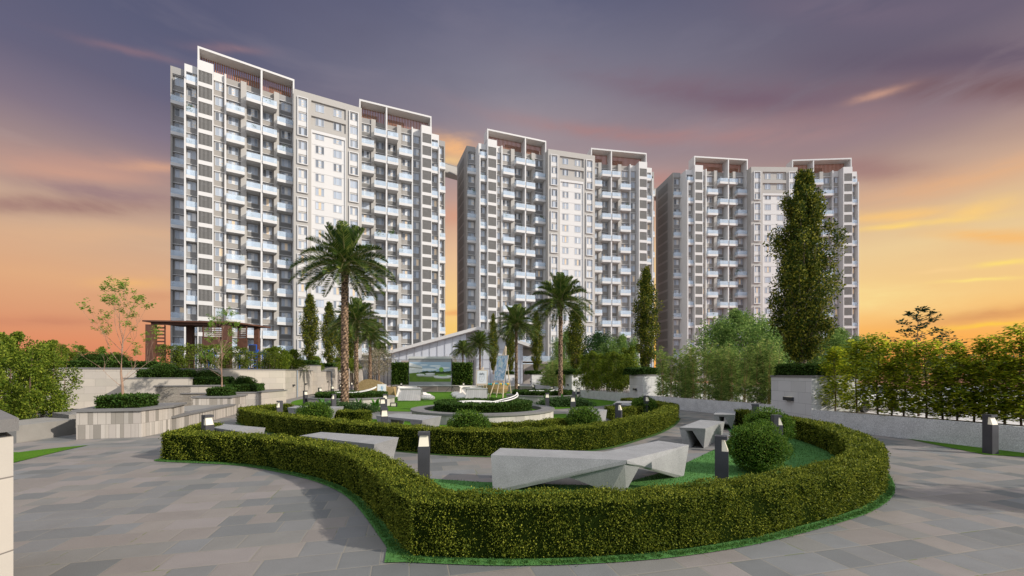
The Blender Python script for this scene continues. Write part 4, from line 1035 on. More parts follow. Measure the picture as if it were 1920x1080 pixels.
def tree_mesh(H, rad_fn, nb, nleaf, lsz, seed, upness, mat, z1=.12, tw=.16, gap=.35, aspect=.6, clump=.55, lbr=1.0):
    """trunk, rising limbs and leaf clumps around them; rad_fn(t) is the crown radius at height t*H"""
    rs = random.Random(seed); k = MB()
    k.tube([(0,0,0), (.02*H*rs.uniform(-1,1),.02*H*rs.uniform(-1,1),H*.4), (0,0,H*.93)], [tw, tw*.6, .015], 7, 0)
    Pall, Nall = [], []
    cl = []
    for i in range(nb):
        t = z1 + (1-z1)*((i+.5)/nb)**.9; a = i*2.39996+rs.uniform(-.4,.4); rr = rad_fn(t)*rs.uniform(.45,1.08)
        z0 = max(z1*H*.7, t*H - rr*upness*lbr); b0 = (0,0,z0); p = (math.cos(a)*rr, math.sin(a)*rr, t*H)
        mid = (p[0]*.6, p[1]*.6, z0+(t*H-z0)*.35)
        br = bez(b0, mid, p, 4); k.tube(br, [tw*.28*(1-t)+.012, tw*.2*(1-t)+.01, tw*.14*(1-t)+.008, .008, .005], 4, 0, cap=False)
        for q in (.45,.7,.9,1.0):
            j = q*4; i0 = min(3,int(j)); f = j-i0; c = [br[i0][n]*(1-f)+br[i0+1][n]*f for n in range(3)]
            cl.append((c, clump*rs.uniform(.6,1.15)*(.6+.5*rad_fn(t)/max(.01,rad_fn(.4)))))
    cl = [c for c in cl if rs.random() > gap*.3]
    per = max(4, nleaf//len(cl)); 
    for c, r in cl:
        D = unit(rng.normal(size=(per,3))); q = rng.random(per)**.45*r
        q = np.minimum(q, rng.random(per)**.25*r); P = np.array(c)+D*q[:,None]*[1,1,1.0+.5*min(1,upness)]; Pall.append(P); Nall.append(unit(D+[0,0,.3*upness]))
    P = np.concatenate(Pall); N = np.concatenate(Nall); P[:,2] = np.maximum(P[:,2], .25)
    k2 = MB(); k2.quads(leaves_on(P, N, lsz, aspect, .8), 0)
    return mesh_of(k, [BARKP], 'trunk'), mesh_of(k2, [mat], 'crown')
BARKP = flat('pale_bark', (.20,.155,.11), .9, .3, 8, bump=.5)
POPL = leafmat('poplar_leaf', [(0, (.010,.026,.005)), (.45, (.042,.075,.010)), (.75, (.17,.18,.020)), (1, (.44,.39,.05))], .26)  # bright yellow stops paint sunlit leaves in among the leaf tones
def prof_poplar(t):
    pts = [(0,.05),(.09,.15),(.16,.62),(.26,1.0),(.38,1.16),(.5,1.08),(.66,1.05),(.8,.9),(.91,.6),(1.0,.15)]
    for (a, x), (b_, y) in zip(pts[:-1], pts[1:]):
        if t <= b_: return (x+(y-x)*(t-a)/(b_-a))*(1+.14*math.sin(t*31)+.10*math.sin(t*57+1))
    return .12
T1 = tree_mesh(8.2, prof_poplar, 88, 60000, .095, 5, 1.9, POPL, .11, .16, clump=.36, gap=1.0)
T2 = tree_mesh(8.2, lambda t: prof_poplar(t)*.72, 64, 17000, .13, 9, 2.2, POPL, .09, .15, clump=.36, gap=1.3)
def plant_tree(ms, x, y, z, s, rz, name, label, cat='tree', group=None):
    root = empty(name, (x, y, z), rz, label, cat, group, sc=s)
    for nm, me in (('trunk', ms[0]), ('crown', ms[1])):
        o = bpy.data.objects.new(nm, me); COL.objects.link(o); o.parent = root
    return root
G = 'poplars on the wall piers'
plant_tree(T1, 11.95, 17.3, 1.95, (.93,.93,1.0), .4, 'poplar', 'biggest dark poplar, rising from the nearest right pier in front of the right tower', group=G)
for px, Y, top, s, lb in ((1212,28.2,500,.88,'poplar on the second right pier in front of the middle tower edge'), (1080,39.8,572,.95,'poplar on the third right pier'), (1006,56,583,.95,'poplar on the fourth right pier, before the clubhouse gable end'), (957,64.5,590,.9,'poplar behind the easels, on the farthest right pier'), (925,73,588,.9,'far poplar next to the palm above the right hedge screen'),
                       (581,44,551,1.0,'poplar on the first pier of the left wall'), (617,55.5,566,1.15,'poplar on the second pier of the left wall'), (640,67,588,1.1,'poplar on the third pier of the left wall, seen beside the palm trunk'), (657,76,600,1.1,'farthest poplar of the left wall, between two palm trunks')):
    z0 = 2.9 if px < 700 else 1.97
    hz = zy(top, Y)-z0
    plant_tree(T2, gy(px,Y), Y, z0, (s,s,hz/8.35), px*.7, 'poplar', lb, group=G)
# broad pale trees
WIL = leafmat('pale_tree_leaf', [(0, (.03,.08,.018)), (.5, (.13,.23,.05)), (1, (.34,.44,.12))], .45)
DKT = leafmat('dark_tree_leaf', [(0, (.015,.045,.012)), (1, (.06,.12,.03))], .3)
def prof_round(t): return 1.0*math.sin(max(.05,min(1,(t-.12)/.88))*math.pi)**.55*3.6
B1 = tree_mesh(7.6, prof_round, 70, 34000, .17, 21, .9, WIL, .22, .28, clump=.85, gap=1.2)
B2 = tree_mesh(7.0, lambda t: prof_round(t)*.75, 40, 12000, .2, 25, 1.0, DKT, .22, .22, clump=.9)
plant_tree(B1, gy(1383,44), 44, 0, (1.25,1.2,1.08), 0, 'broad_tree', 'large pale green broad tree in front of the right tower, left of the big poplar', group='broad trees beyond the wall')
plant_tree(B1, gy(1572,50), 50, 0, (1.05,1.05,.92), 2, 'broad_tree', 'pale green broad tree right of the big poplar, below the edge of the right tower', group='broad trees beyond the wall')
plant_tree(B2, gy(1122,58), 58, 0, (1.25,1.2,1.05), 1, 'broad_tree', 'dark rounded tree with visible forking limbs behind the third right pier', group='broad trees beyond the wall')
plant_tree(B1, gy(1165,52), 52, 0, (.8,.8,.85), 4, 'broad_tree', 'pale green tree behind the dense hedge left of the second right poplar', group='broad trees beyond the wall')
plant_tree(B1, gy(1062,70), 70, 0, (.75,.75,1.15), 5, 'broad_tree', 'pale green tree behind the right palm crown', group='broad trees beyond the wall')
plant_tree(B2, gy(1455,60), 60, 0, (1.0,1,1.2), 5, 'broad_tree', 'dark green tree behind the pale broad one, left of the big poplar trunk', group='broad trees beyond the wall')
FROTH = leafmat('blossom_leaf', [(0, (.05,.09,.03)), (.5, (.22,.2,.12)), (1, (.55,.45,.36))], .3)
B3 = tree_mesh(4.6, lambda t: 2.2*math.sin(max(.05,min(1,(t-.45)/.55))*math.pi)**.5, 26, 5000, .12, 31, .8, FROTH, .5, .13, clump=.5)
plant_tree(B3, gy(704,58), 58, 0, 1.15, 0, 'blossom_tree', 'pale blossoming tree behind the far palms, left of the clubhouse corner', group='blossoming trees by the clubhouse')
plant_tree(B3, gy(842,62), 62, 0, .95, 2, 'blossom_tree', 'pale blossoming tree above the right end of the screen', group='blossoming trees by the clubhouse')
# far tree line at the right
k = MB(); Q = []
for i in range(70):
    x = 62+i*2.4+random.uniform(-1,1); y = 118+random.uniform(-8,14)+i*.3; h = random.uniform(5,9.5)
    D = unit(rng.normal(size=(420,3))); P = D*(rng.random((420,1))**.4)*[2.8,2.8,h*.5]+[x,y,h*.52]; P[:,2] = np.maximum(P[:,2], .2); Q.append(leaves_on(P, D, .6, .6, .8))
k.quads(np.concatenate(Q), 0); tag(k.build('far_trees', [leafmat('far_tree_leaf', [(0, (.05,.085,.045)), (1, (.13,.19,.09))], .3)]), 'far line of trees on the horizon at the right', 'trees', kind='stuff')

# bamboo
BAMB = leafmat('bamboo_leaf', [(0, (.03,.08,.018)), (.4, (.11,.20,.045)), (.75, (.32,.42,.10)), (1, (.66,.66,.22))], .55)
CULM = flat('bamboo_culm', (.30,.21,.07), .5, .2, 9)
def bamboo_mesh(seed, H=2.9, nc=12, wid=.62):
    rs = random.Random(seed); k = MB(); P = []; A = []
    for i in range(nc):
        x, y = rs.uniform(-wid,wid), rs.uniform(-.28,.28); h = H*rs.uniform(.62,1.0); lx, ly = rs.uniform(-.12,.12), rs.uniform(-.12,.12)
        pts = [(x+lx*t*t*h, y+ly*t*t*h, t*h) for t in (0,.35,.7,1)]
        k.tube(pts, [.014,.013,.010,.004], 5, 0, cap=False)
        nb = int(h*25)
        for j in range(nb):
            t = rs.uniform(.01, 1)**1.15; z = t*h; px, py = x+lx*t*t*h, y+ly*t*t*h; a = rs.random()*6.28; L = rs.uniform(.15,.42)*(1.15-t*.6)
            tip = (px+math.cos(a)*L, py+math.sin(a)*L, z+L*.5)
            for q in range(rs.randint(7,11)):
                f = rs.uniform(.35,1); P.append([px+(tip[0]-px)*f, py+(tip[1]-py)*f, z+(tip[2]-z)*f]); b_ = a+rs.uniform(-1.1,1.1)
                A.append([math.cos(b_), math.sin(b_), rs.uniform(-.75,.35)])
    P = np.array(P); A = np.array(A); k2 = MB(); k2.quads(leafquads(P, A, .12+.09*rng.random(len(P)), .024), 0)
    return mesh_of(k, [CULM], 'culms'), mesh_of(k2, [BAMB], 'foliage')
BM = [bamboo_mesh(1), bamboo_mesh(2), bamboo_mesh(3, 3.2, 11)]
def plant2(ms, x, y, z, s, rz, name, label, cat, group, parts=('culms','foliage')):
    root = empty(name, (x, y, z), rz, label, cat, group, sc=s)
    for nm, me in zip(parts, ms):
        o = bpy.data.objects.new(nm, me); COL.objects.link(o); o.parent = root
    return root
words = ['first','second','third','fourth','fifth','sixth','seventh','eighth','ninth','tenth','eleventh','twelfth']
n = 9
for i in range(n):
    t = (i+.5)/n; x = 11.85+(9.15-11.85)*t; y = 18.9+(26.0-18.9)*t
    plant2(BM[i%3], x+random.uniform(-.05,.15), y, .58, (1,1,random.uniform(.88,1.08)), R(-70)+random.uniform(-.15,.15), 'bamboo_clump', '%s bamboo clump from the big poplar pier in the row on the long low wall' % words[i], 'bamboo', 'bamboo clumps along the right wall')
for i in range(4):
    t = (i+.5)/4; plant2(BM[(i+1)%3], 5.9+(3.9-5.9)*t, 42.2+(53.8-42.2)*t, .58, (1.7,2.2,1.05), R(-80), 'bamboo_clump', '%s yellowish bamboo clump beyond the third right pier, behind the palm trunk' % words[i], 'bamboo', 'bamboo clumps along the right wall')
# dense yellow-green hedge trees
YEL = leafmat('yellow_green_leaf', [(0, (.025,.055,.007)), (.5, (.10,.16,.015)), (1, (.34,.38,.04))], .4)
def leafy_mesh(seed, H, w, n, lsz, mat, taper=.5, nst=7, aspect=.6):
    rs = random.Random(seed); k = MB(); 
    for i in range(nst):
        x, y = rs.uniform(-w*.6,w*.6), rs.uniform(-w*.35,w*.35); k.tube([(x,y,0), (x*1.05,y,H*.5), (x*1.2,y*1.2,H*rs.uniform(.75,1))], [.02,.014,.004], 5, 0, cap=False)
    cl = [(rs.uniform(-w,w)*(1), rs.uniform(-w*.6,w*.6), H*rs.uniform(.08,.86)) for _ in range(34)]
    cl = [(x*(1-taper*(z/H)**2), y*(1-taper*(z/H)**2), z) for x, y, z in cl] + [(rs.uniform(-.6,.6)*w, rs.uniform(-.3,.3)*w, H*rs.uniform(.85,.97)) for _ in range(6)]
    Q = []; per = n//len(cl)
    for c in cl:
        D = unit(rng.normal(size=(per,3))); r = rs.uniform(.2,.38)*max(w,.7)
        if c[2] > .85*H: r *= .55
        P = np.array(c)+D*(rng.random((per,1))**.45)*r*[1,1,1.15]; P[:,2] = np.maximum(P[:,2], .03); Q.append(leaves_on(P, unit(D+[0,-.2,.1]), lsz, aspect, .75))
    k2 = MB(); k2.quads(np.concatenate(Q), 0); return mesh_of(k, [BARK], 'stems'), mesh_of(k2, [mat], 'foliage')
Y1 = [leafy_mesh(41, 3.1, 1.0, 7000, .1, YEL), leafy_mesh(42, 3.1, 1.0, 7000, .1, YEL)]
for i in range(5):
    t = (i+.5)/5; plant2(Y1[i%2], 8.8+(5.9-8.8)*t, 30.2+(36.6-30.2)*t, .58, (1,1,random.uniform(.95,1.08)), R(-68), 'hedge_shrub', '%s dense yellow-green shrub from the second right pier in the row below the pale trees' % words[i], 'shrub', 'dense yellow-green shrubs on the right wall', ('stems','foliage'))
# saplings at the right
SAPL = leafmat('sapling_leaf', [(0, (.04,.09,.008)), (.3, (.13,.21,.018)), (.65, (.40,.46,.03)), (1, (.80,.76,.06))], .65)
def sapling_mesh(seed, H=2.75):
    rs = random.Random(seed); k = MB(); k.tube([(0,0,0), (.04,.02,H*.4), (-.03,.03,H*.75), (.02,0,H)], [.028,.022,.013,.004], 6, 0, cap=False)
    P = []; N = []
    for i in range(64):
        t = .04+.94*i/64; a = i*2.4+rs.uniform(-.4,.4); L = (.62*(1-t)**.55+.12)*rs.uniform(.55,1.1) if t < .75 else .30*rs.uniform(.5,1.1)
        p0 = (0,0,t*H); p2 = (math.cos(a)*L, math.sin(a)*L, t*H+L*.45); k.tube(bez(p0, (p2[0]*.5,p2[1]*.5,t*H+.05), p2, 3), [.008,.006,.004,.002], 3, 0, cap=False)
        for j in range(rs.randint(5,8)):
            f = rs.uniform(.3,1.05); c = np.array([p2[0]*f, p2[1]*f, t*H+(p2[2]-t*H)*f])+rng.normal(size=3)*.06
            for q in range(9): P.append(c+rng.normal(size=3)*.06); N.append([math.cos(a)+rs.uniform(-.9,.9), math.sin(a)+rs.uniform(-.9,.9), rs.uniform(-.35,.35)])
    P = np.array(P); N = np.array(N); k2 = MB(); k2.quads(leafquads(P, N, .075+.05*rng.random(len(P)), .06, N=unit(np.array([0,0,1.])+rng.normal(size=P.shape)*.45)), 0)
    return mesh_of(k, [BARK], 'trunk'), mesh_of(k2, [SAPL], 'crown')
SM = [sapling_mesh(51), sapling_mesh(52), sapling_mesh(53)]
sap = [(1566,15.1,646),(1607,14.2,634),(1646,13.7,622),(1672,13.4,672),(1694,13.1,636),(1737,12.6,634),(1768,12.3,690),(1795,12.0,637),(1826,11.8,678),(1853,11.5,624),(1884,11.2,668),(1915,10.9,604),(1950,10.6,630)]
sapw = words + ['thirteenth','fourteenth','fifteenth','sixteenth']
for i, (px, Y, top) in enumerate(sap):
    Y += .55; h = zy(top, Y)-.58
    plant2(SM[i%3], gy(px,Y), Y, .58, (1.05,1.05,h/2.9), i*1.3, 'sapling', '%s yellow-green sapling along the low right wall, counted from the big poplar' % sapw[i], 'sapling', 'yellow-green saplings behind the low right wall', ('trunk','crown'))
# dark airy tree behind them
def airy_mesh(seed, H, nb, spread, mat, lsz, z1=.3, per=26, up=.55):
    rs = random.Random(seed); k = MB(); k.tube([(0,0,0), (.05,0,H*.3), (-.04,.04,H*.65), (0,0,H*.97)], [.05,.038,.022,.004], 6, 0, cap=False); P = []; A = []
    for i in range(nb):
        t = z1+(1-z1)*i/nb; a = i*2.4+rs.uniform(-.5,.5); L = spread*(1.05-(t-z1)/(1-z1)*.93)*rs.uniform(.65,1.1)
        p0 = (0,0,t*H); p2 = (math.cos(a)*L, math.sin(a)*L, t*H+L*up); b_ = bez(p0, (p2[0]*.5,p2[1]*.5,t*H+L*up*.25), p2, 5); k.tube(b_, [.016,.012,.009,.006,.004,.002], 4, 0, cap=False)
        for j in range(3):
            f = rs.uniform(.4,.8)*5; i0 = int(f); q = b_[i0]; a2 = a+rs.choice((-1,1))*rs.uniform(.4,1); l2 = L*.35
            e = (q[0]+math.cos(a2)*l2, q[1]+math.sin(a2)*l2, q[2]+l2*.5); k.tube([q, e], [.005,.002], 3, 0, cap=False)
            for m in range(per//4): u = rs.uniform(.4,1.05); P.append([q[n]+(e[n]-q[n])*u+rs.gauss(0,.04) for n in range(3)]); A.append([math.cos(a2)+rs.uniform(-1,1), math.sin(a2)+rs.uniform(-1,1), rs.uniform(-.2,.4)])
        for m in range(per):
            f = rs.uniform(.45,1)*4.99; i0 = int(f); q = [b_[i0][n]+(b_[i0+1][n]-b_[i0][n])*(f-i0)+rs.gauss(0,.05) for n in range(3)]; P.append(q); A.append([math.cos(a)+rs.uniform(-1,1), math.sin(a)+rs.uniform(-1,1), rs.uniform(-.2,.4)])
    P = np.array(P); A = np.array(A); k2 = MB(); k2.quads(leafquads(P, A, lsz*(.7+.6*rng.random(len(P))), lsz*.55, N=unit(np.array([0,0,1.])+rng.normal(size=P.shape)*.4)), 0)
    return mesh_of(k, [BARK], 'trunk'), mesh_of(k2, [mat], 'crown')
AT = airy_mesh(61, 4.6, 30, 2.1, leafmat('dark_airy_leaf', [(0, (.012,.03,.014)), (1, (.045,.10,.04))], .2), .15, .35, 34, .35)
plant2(AT, gy(1722,20), 20, 0, (1,1,zy(578,20)/4.6), 0, 'airy_tree', 'dark airy tree standing behind the yellow-green saplings at the right', 'tree', None, ('trunk','crown'))
# thin trees in the striped planters
THINL = leafmat('thin_tree_leaf', [(0, (.07,.17,.02)), (.6, (.20,.36,.045)), (1, (.42,.55,.10))], .5)
def thin_mesh(seed, H, spec):
    rs = random.Random(seed); k = MB(); trunk = [(0,0,0), (-.03,0,H*.18), (-.10,.02,H*.3), (-.04,0,H*.5), (0,0,H*.62)]
    k.tube(trunk, [.05,.038,.03,.024,.018], 8, 0, cap=False); P = []; A = []
    def grow(p, d, L, r, depth):
        q = p+d*L*.5+Vector((rs.uniform(-.05,.05),rs.uniform(-.05,.05),.03))*L; e = q+(d+Vector((rs.uniform(-.25,.25),rs.uniform(-.25,.25),.22))).normalized()*L*.5
        k.tube([p,q,e], [r,r*.7,r*.4], 4, 0, cap=False)
        if depth == 0:
            for j in range(rs.randint(4,8)):
                c = q.lerp(e, rs.uniform(0,1.25)); 
                for m in range(5): P.append([c.x+rs.gauss(0,.035), c.y+rs.gauss(0,.035), c.z+rs.gauss(0,.025)]); A.append([rs.uniform(-1,1), rs.uniform(-1,1), rs.uniform(-.3,.2)])
            return
        for j in range(3):
            dd = (d+Vector((rs.uniform(-.7,.7),rs.uniform(-.7,.7),rs.uniform(-.1,.5)))).normalized(); grow(q.lerp(e, rs.uniform(.3,1)), dd, L*rs.uniform(.5,.7), r*.5, depth-1)
    for (t, a, el, L) in spec:
        f = t*4/.62; i0 = min(3,int(f)); p = Vector(trunk[i0]).lerp(Vector(trunk[i0+1]), min(1,f-i0))
        grow(p, Vector((math.cos(R(a))*math.cos(R(el)), math.sin(R(a))*math.cos(R(el)), math.sin(R(el)))), L*H, .010, 2)
    P = np.array(P); A = np.array(A); k2 = MB(); k2.quads(leafquads(P, A, .055+.035*rng.random(len(P)), .04, N=unit(np.array([0,0,1.])+rng.normal(size=P.shape)*.6)), 0)
    return mesh_of(k, [flat('thin_tree_bark', (.30,.19,.13), .8, .2, 10)], 'trunk'), mesh_of(k2, [THINL], 'crown')
TH = thin_mesh(71, 4.0, [(.14,180,38,.32), (.2,10,35,.34), (.22,100,30,.25), (.36,170,40,.34), (.42,-20,40,.25), (.46,250,45,.28), (.5,150,62,.28), (.56,40,55,.28), (.6,100,78,.26), (.62,-10,72,.30), (.62,200,70,.28), (.58,290,60,.25)])
plant2(TH, gy(231,14.1), 14.1, .95, (.92,.92,.92), 0, 'thin_tree', 'thin young tree with sparse leaves in the nearer striped planter', 'tree', 'thin young trees in the striped planters', ('trunk','crown'))
plant2(TH, gy(416,21.6), 21.6, .95, (.85,.85,.98), 2.2, 'thin_tree', 'thin young tree with sparse leaves in the farther striped planter, before the pergola', 'tree', 'thin young trees in the striped planters', ('trunk','crown'))
# leafy trees at the far left
LL = leafmat('left_tree_leaf', [(0, (.025,.06,.006)), (.5, (.11,.17,.016)), (1, (.33,.38,.045))], .35)
LM = [leafy_mesh(81, 3.2, 1.05, 12000, .085, LL, .35), leafy_mesh(82, 3.2, 1.05, 12000, .085, LL, .35)]
for i, (px, Y, top) in enumerate(((80,19.8,652), (58,18.6,642), (18,17.2,622), (-30,15.2,630), (-70,13.6,630), (-130,12.8,640))):
    h = zy(top, Y); plant2(LM[i%2], gy(px,Y), Y, 0, (1,1,h/3.25), R(20)+i*.3, 'leafy_tree', '%s of the leafy light-green trees at the left edge, counted from the tall wall' % words[i], 'tree', 'leafy trees at the left edge', ('stems','foliage'))
for i, (px, Y, top, w) in enumerate(((100,26,638,.5), (135,28,648,.8), (190,30,650,.35))):
    plant2(LM[i%2], gy(px,Y), Y, 2.2, (w,w,(zy(top,Y)-2.2)/3.2), i, 'leafy_shrub', '%s small shrub peeping over the tall left wall' % words[i], 'shrub', 'small shrubs above the tall left wall', ('stems','foliage'))
# shrubs on the terrace below the pergola
SPS = leafy_mesh(91, 2.2, .8, 2300, .10, leafmat('terrace_leaf', [(0, (.035,.07,.01)), (.6, (.11,.16,.02)), (1, (.30,.33,.05))], .4), .3, 6)
for i in range(9):
    t = i/8; px = 305+t*195; Y = 29.2+t*4.6
    plant2(SPS, gy(px,Y)-.3, Y+.9, 2.2, (1.15,.8,random.uniform(.72,.95)), i*1.9, 'terrace_shrub', '%s loose leafy shrub from the left in the row before the pergola' % words[i], 'shrub', 'loose shrubs on the terrace before the pergola', ('stems','foliage'))
YD = leafy_mesh(95, 2.2, 1.2, 9000, .095, YEL, .3)
for i, (px, Y, top) in enumerate(((532,35.5,650), (560,38,655), (600,48,668), (637,60,670), (668,71,672))):
    plant2(YD, gy(px,Y)-.6, Y, 2.2, (1,1,(zy(top,Y)-2.2)/2.25), i, 'dense_shrub', '%s dense yellow-green shrub behind the left wall, between the pergola and the poplars' % words[i], 'shrub', 'dense shrubs behind the left wall', ('stems','foliage'))
# ------------------------------------------------------------------ clubhouse
GLASSW = flat('milky_glass_wall', (.60,.63,.68), .15, .08, .25, spec=.8)
club = empty('clubhouse', (0,0,0), 0, 'gabled clubhouse with pale glass front and thin white roof behind the screen', 'clubhouse')
Yc = 75.0
def cz(px, py): return (gy(px, Yc), zy(py, Yc))
aL, ap, aR = cz(722, 661), cz(897, 613.5), cz(1010, 651)
k = MB(); th = .55
for (p, q) in ((aL, ap), (ap, aR)):
    for d0, d1 in ((-1.2, 14),):
        vs = [(p[0],Yc+d0,p[1]-th), (q[0],Yc+d0,q[1]-th), (q[0],Yc+d1,q[1]-th), (p[0],Yc+d1,p[1]-th), (p[0],Yc+d0,p[1]), (q[0],Yc+d0,q[1]), (q[0],Yc+d1,q[1]), (p[0],Yc+d1,p[1])]
        k.raw(vs, [(0,3,2,1),(4,5,6,7),(0,1,5,4),(1,2,6,5),(2,3,7,6),(3,0,4,7)], 0)
k.build('roof', flat('white_roof_edge', (.62,.60,.57), .5, .04), club)
def roofz(x): return (aL[1]+(ap[1]-aL[1])*(x-aL[0])/(ap[0]-aL[0]) if x < ap[0] else ap[1]+(aR[1]-ap[1])*(x-ap[0])/(aR[0]-ap[0])) - th
k = MB(); xl, xr = gy(735,Yc), gy(980,Yc)
xm = gy(874,Yc); x2 = gy(893,Yc)
k.poly([(xl,Yc,0),(xm,Yc,0),(xm,Yc,roofz(xm)),(xl,Yc,roofz(xl))], 0)
k.poly([(xm,Yc-.02,0),(x2,Yc-.02,0),(x2,Yc-.02,roofz(x2)),(ap[0],Yc-.02,roofz(ap[0])-.02),(xm,Yc-.02,roofz(xm))][:3]+[(xm,Yc-.02,roofz(xm)-.02)], 1)
k.poly([(x2,Yc,0),(xr,Yc,0),(xr,Yc,roofz(xr)),(ap[0],Yc,roofz(ap[0])),(x2,Yc,roofz(x2))], 0)
k.poly([(xl,Yc,0),(xl,Yc+13,0),(xl,Yc+13,roofz(xl)),(xl,Yc,roofz(xl))], 0)
k.build('glass_wall', [GLASSW, TAUPE], club)
k = MB(); x = xl
while x < xr:
    k.box(x-.035, x+.035, Yc-.08, Yc-.03, 0, roofz(x)-.02); x += 1.35
for z in (3.0, 4.6, 6.4):
    for a0, a1 in ((xl, xm-.05), (x2+.05, xr)):
        if roofz(a0) > z+.2: k.box(a0, a1, Yc-.07, Yc-.035, z-.03, z+.03)
k.build('mullions', flat('pale_mullion', (.40,.41,.43), .4), club)
k = MB(); k.box(gy(1010,Yc)-.1, gy(1045,Yc), Yc-.5, Yc+12, 3.9, 4.25); k.box(xr+.2, gy(1045,Yc), Yc+3, Yc+12, 0, 3.9)
k.box(xr+.02, gy(1015,Yc), Yc+2.8, Yc+12, 4.25, 6.6); k.build('side_wing', flat('wing_render', (.42,.39,.36), .6, .1, .3), club)
k = MB(); k.box(xr+.05, gy(1040,Yc), Yc-.42, Yc-.38, 4.26, 5.2); k.build('balcony_glass', RAILG, club)
k = MB(); k.box(gy(640,80), gy(737,80), 80, 92, 0, 4.6); k.box(gy(636,79), gy(740,79), 79, 92, 4.6, 5.0); k.build('entrance_wing', flat('entrance_render', (.48,.46,.44), .5, .12, .3), club)
for px in (690,694,698,702,706,712,720,727,742,746,880,884,888):
    k = MB(); Y = 72 if px < 730 else 70; k.tube([(gy(px,Y),Y,0),(gy(px,Y),Y,4.9 if px < 730 else 4.3)], .08, 6); k.build('column', DARK, club)
k = MB(); k.box(gy(754,Yc), gy(776,Yc), Yc-.6,Yc-.1, 2.9, 4.4); k.build('sign_panel', flat('brown_panel', (.40,.33,.29), .5), club)
sheet('club_forecourt', [(-40,58), (6,58), (10,90), (-40,90)], .016, flat('forecourt_paving', (.34,.27,.25), .8, .15, .8))
# stage wall behind the screen
T, L = frame2((gy(735,50.5),50.5), (gy(1000,47),47))
st = empty('stage_wall', (0,0,0), 0, 'low beige stone stage wall behind the film screen', 'wall')
k = MB(); k.box(0, L, 0, .4, 0, .62, 0, T); k.build('front', blocks('stage_stone', 3.1, 2, [(.34,.30,.25), (.30,.27,.23)], (.6,.5,.4), .03, 0, False, .8, .3, .1, .12), st)
k = MB(); k.box(0, L, -.04, .9, .62, .68, 0, T); k.build('coping', flat('pale_stone_top', (.5,.47,.43), .6), st)
for px, w, lb in ((750, 2.0, 'tall clipped green hedge panel left of the film screen'), (865.5, 2.35, 'tall clipped green hedge panel right of the film screen')):
    Y = 51.8; x = gy(px, Y); hedge(densify([(x-w/2,Y),(x+w/2,Y)], .4), .8, zy(681,Y), lb, 'tall hedge panels beside the screen', mat=leafmat('panel_leaf', [(0,(.015,.045,.006)),(.6,(.06,.12,.015)),(1,(.17,.24,.035))], .3), side=1, dens=3600, lsz=.045, name='tall_hedge')
# ------------------------------------------------------------------ film screen
Ys = 46.8; sx0, sx1 = gy(767,Ys), gy(846.5,Ys); sz0, sz1 = zy(722.5,Ys), zy(670.5,Ys); W = sx1-sx0; H = sz1-sz0
scr = empty('film_screen', ((sx0+sx1)/2, Ys, 0), 0, 'outdoor film screen on a tripod showing a garden picture', 'projection screen')
k = MB(); k.box(-W/2-.08, W/2+.08, -.08,.08, sz1-.12, sz1+.12); k.build('case', WHITE, scr); k = MB(); k.box(-W/2-.04, W/2+.04, -.05,.05, sz0-.09, sz0+.0); k.build('bottom_bar', WHITE, scr)
k = MB(); k.box(-W/2, W/2, -.012,.012, sz0, sz1-.12); k.build('cloth', flat('grey_cloth', (.30,.30,.32), .7), scr)
def pic():
    k = MB(); b0 = sz0+H*.13; b1 = sz1-.12-H*.12; a0 = -W/2+.03; a1 = W/2-.06; w = a1-a0; h = b1-b0
    y = -.016
    def r(u0,u1,v0,v1,m,dy=0): k.poly([(a0+w*u0,y-dy,b0+h*v0),(a0+w*u1,y-dy,b0+h*v0),(a0+w*u1,y-dy,b0+h*v1),(a0+w*u0,y-dy,b0+h*v1)], m)
    r(0,1,.45,1,0); r(0,1,0,.45,1,.001)
    def ell(cu,cv,ru,rv,m,dy,n=20): k.poly([(a0+w*(cu+ru*math.cos(2*math.pi*i/n)), y-dy, b0+h*(cv+rv*math.sin(2*math.pi*i/n))) for i in range(n)], m)
    for cu,cv,ru,rv in ((.45,.62,.22,.06),(.8,.7,.18,.05),(.62,.8,.14,.04),(.35,.85,.1,.03)): ell(cu,cv,ru,rv,6,.001)
    for i in range(12): ell(.3+i*.062,.47,.05,.045+.02*(i%3),3,.002,10)
    ell(.77,.62,.055,.12,4,.003); ell(.2,.52,.04,.07,3,.003)
    k.poly([(a0,y-.004,b0+h*.42),(a0+w*.31,y-.004,b0+h*.50),(a0+w*.31,y-.004,b0+h*.78),(a0,y-.004,b0+h*.97)], 2)
    k.poly([(a0,y-.005,b0+h*.72),(a0+w*.31,y-.005,b0+h*.66),(a0+w*.31,y-.005,b0+h*.70),(a0,y-.005,b0+h*.78)], 5)
    for cu,cv,ru,rv in ((.27,.36,.1,.05),(.5,.40,.12,.05),(.8,.27,.22,.08),(.5,.31,.18,.02)):
        ell(cu,cv-.05,ru*.95,rv,5,.0055); ell(cu,cv,ru,rv,2,.006)
    ell(.8,.31,.12,.03,4,.007)
    return k.build('picture', [flat('pic_sky',(.36,.48,.62),.5,.1,.6), flat('pic_grass',(.12,.20,.02),.6,.3,2), flat('pic_white',(.70,.70,.70),.5), flat('pic_trees',(.06,.11,.04),.6), flat('pic_leaf',(.22,.42,.08),.6), flat('pic_shadow',(.30,.30,.26),.6), flat('pic_cloud',(.75,.78,.82),.6)], scr)
pic()
k = MB()
for s_ in (-1, 1): pass
k.tube([(W/2+.03,.05,.1),(W/2+.03,.05,sz1)], .035, 8)
for a in (200, 320, 80): k.tube([(W/2+.03,.05,.75),(W/2+.03+.75*math.cos(R(a)),.05+.6*math.sin(R(a)),0)], .022, 6)
k.tube([(-W/2-.03,.05,.0),(-W/2-.03,.05,sz1)], .03, 8); k.build('tripod', DARK, scr)
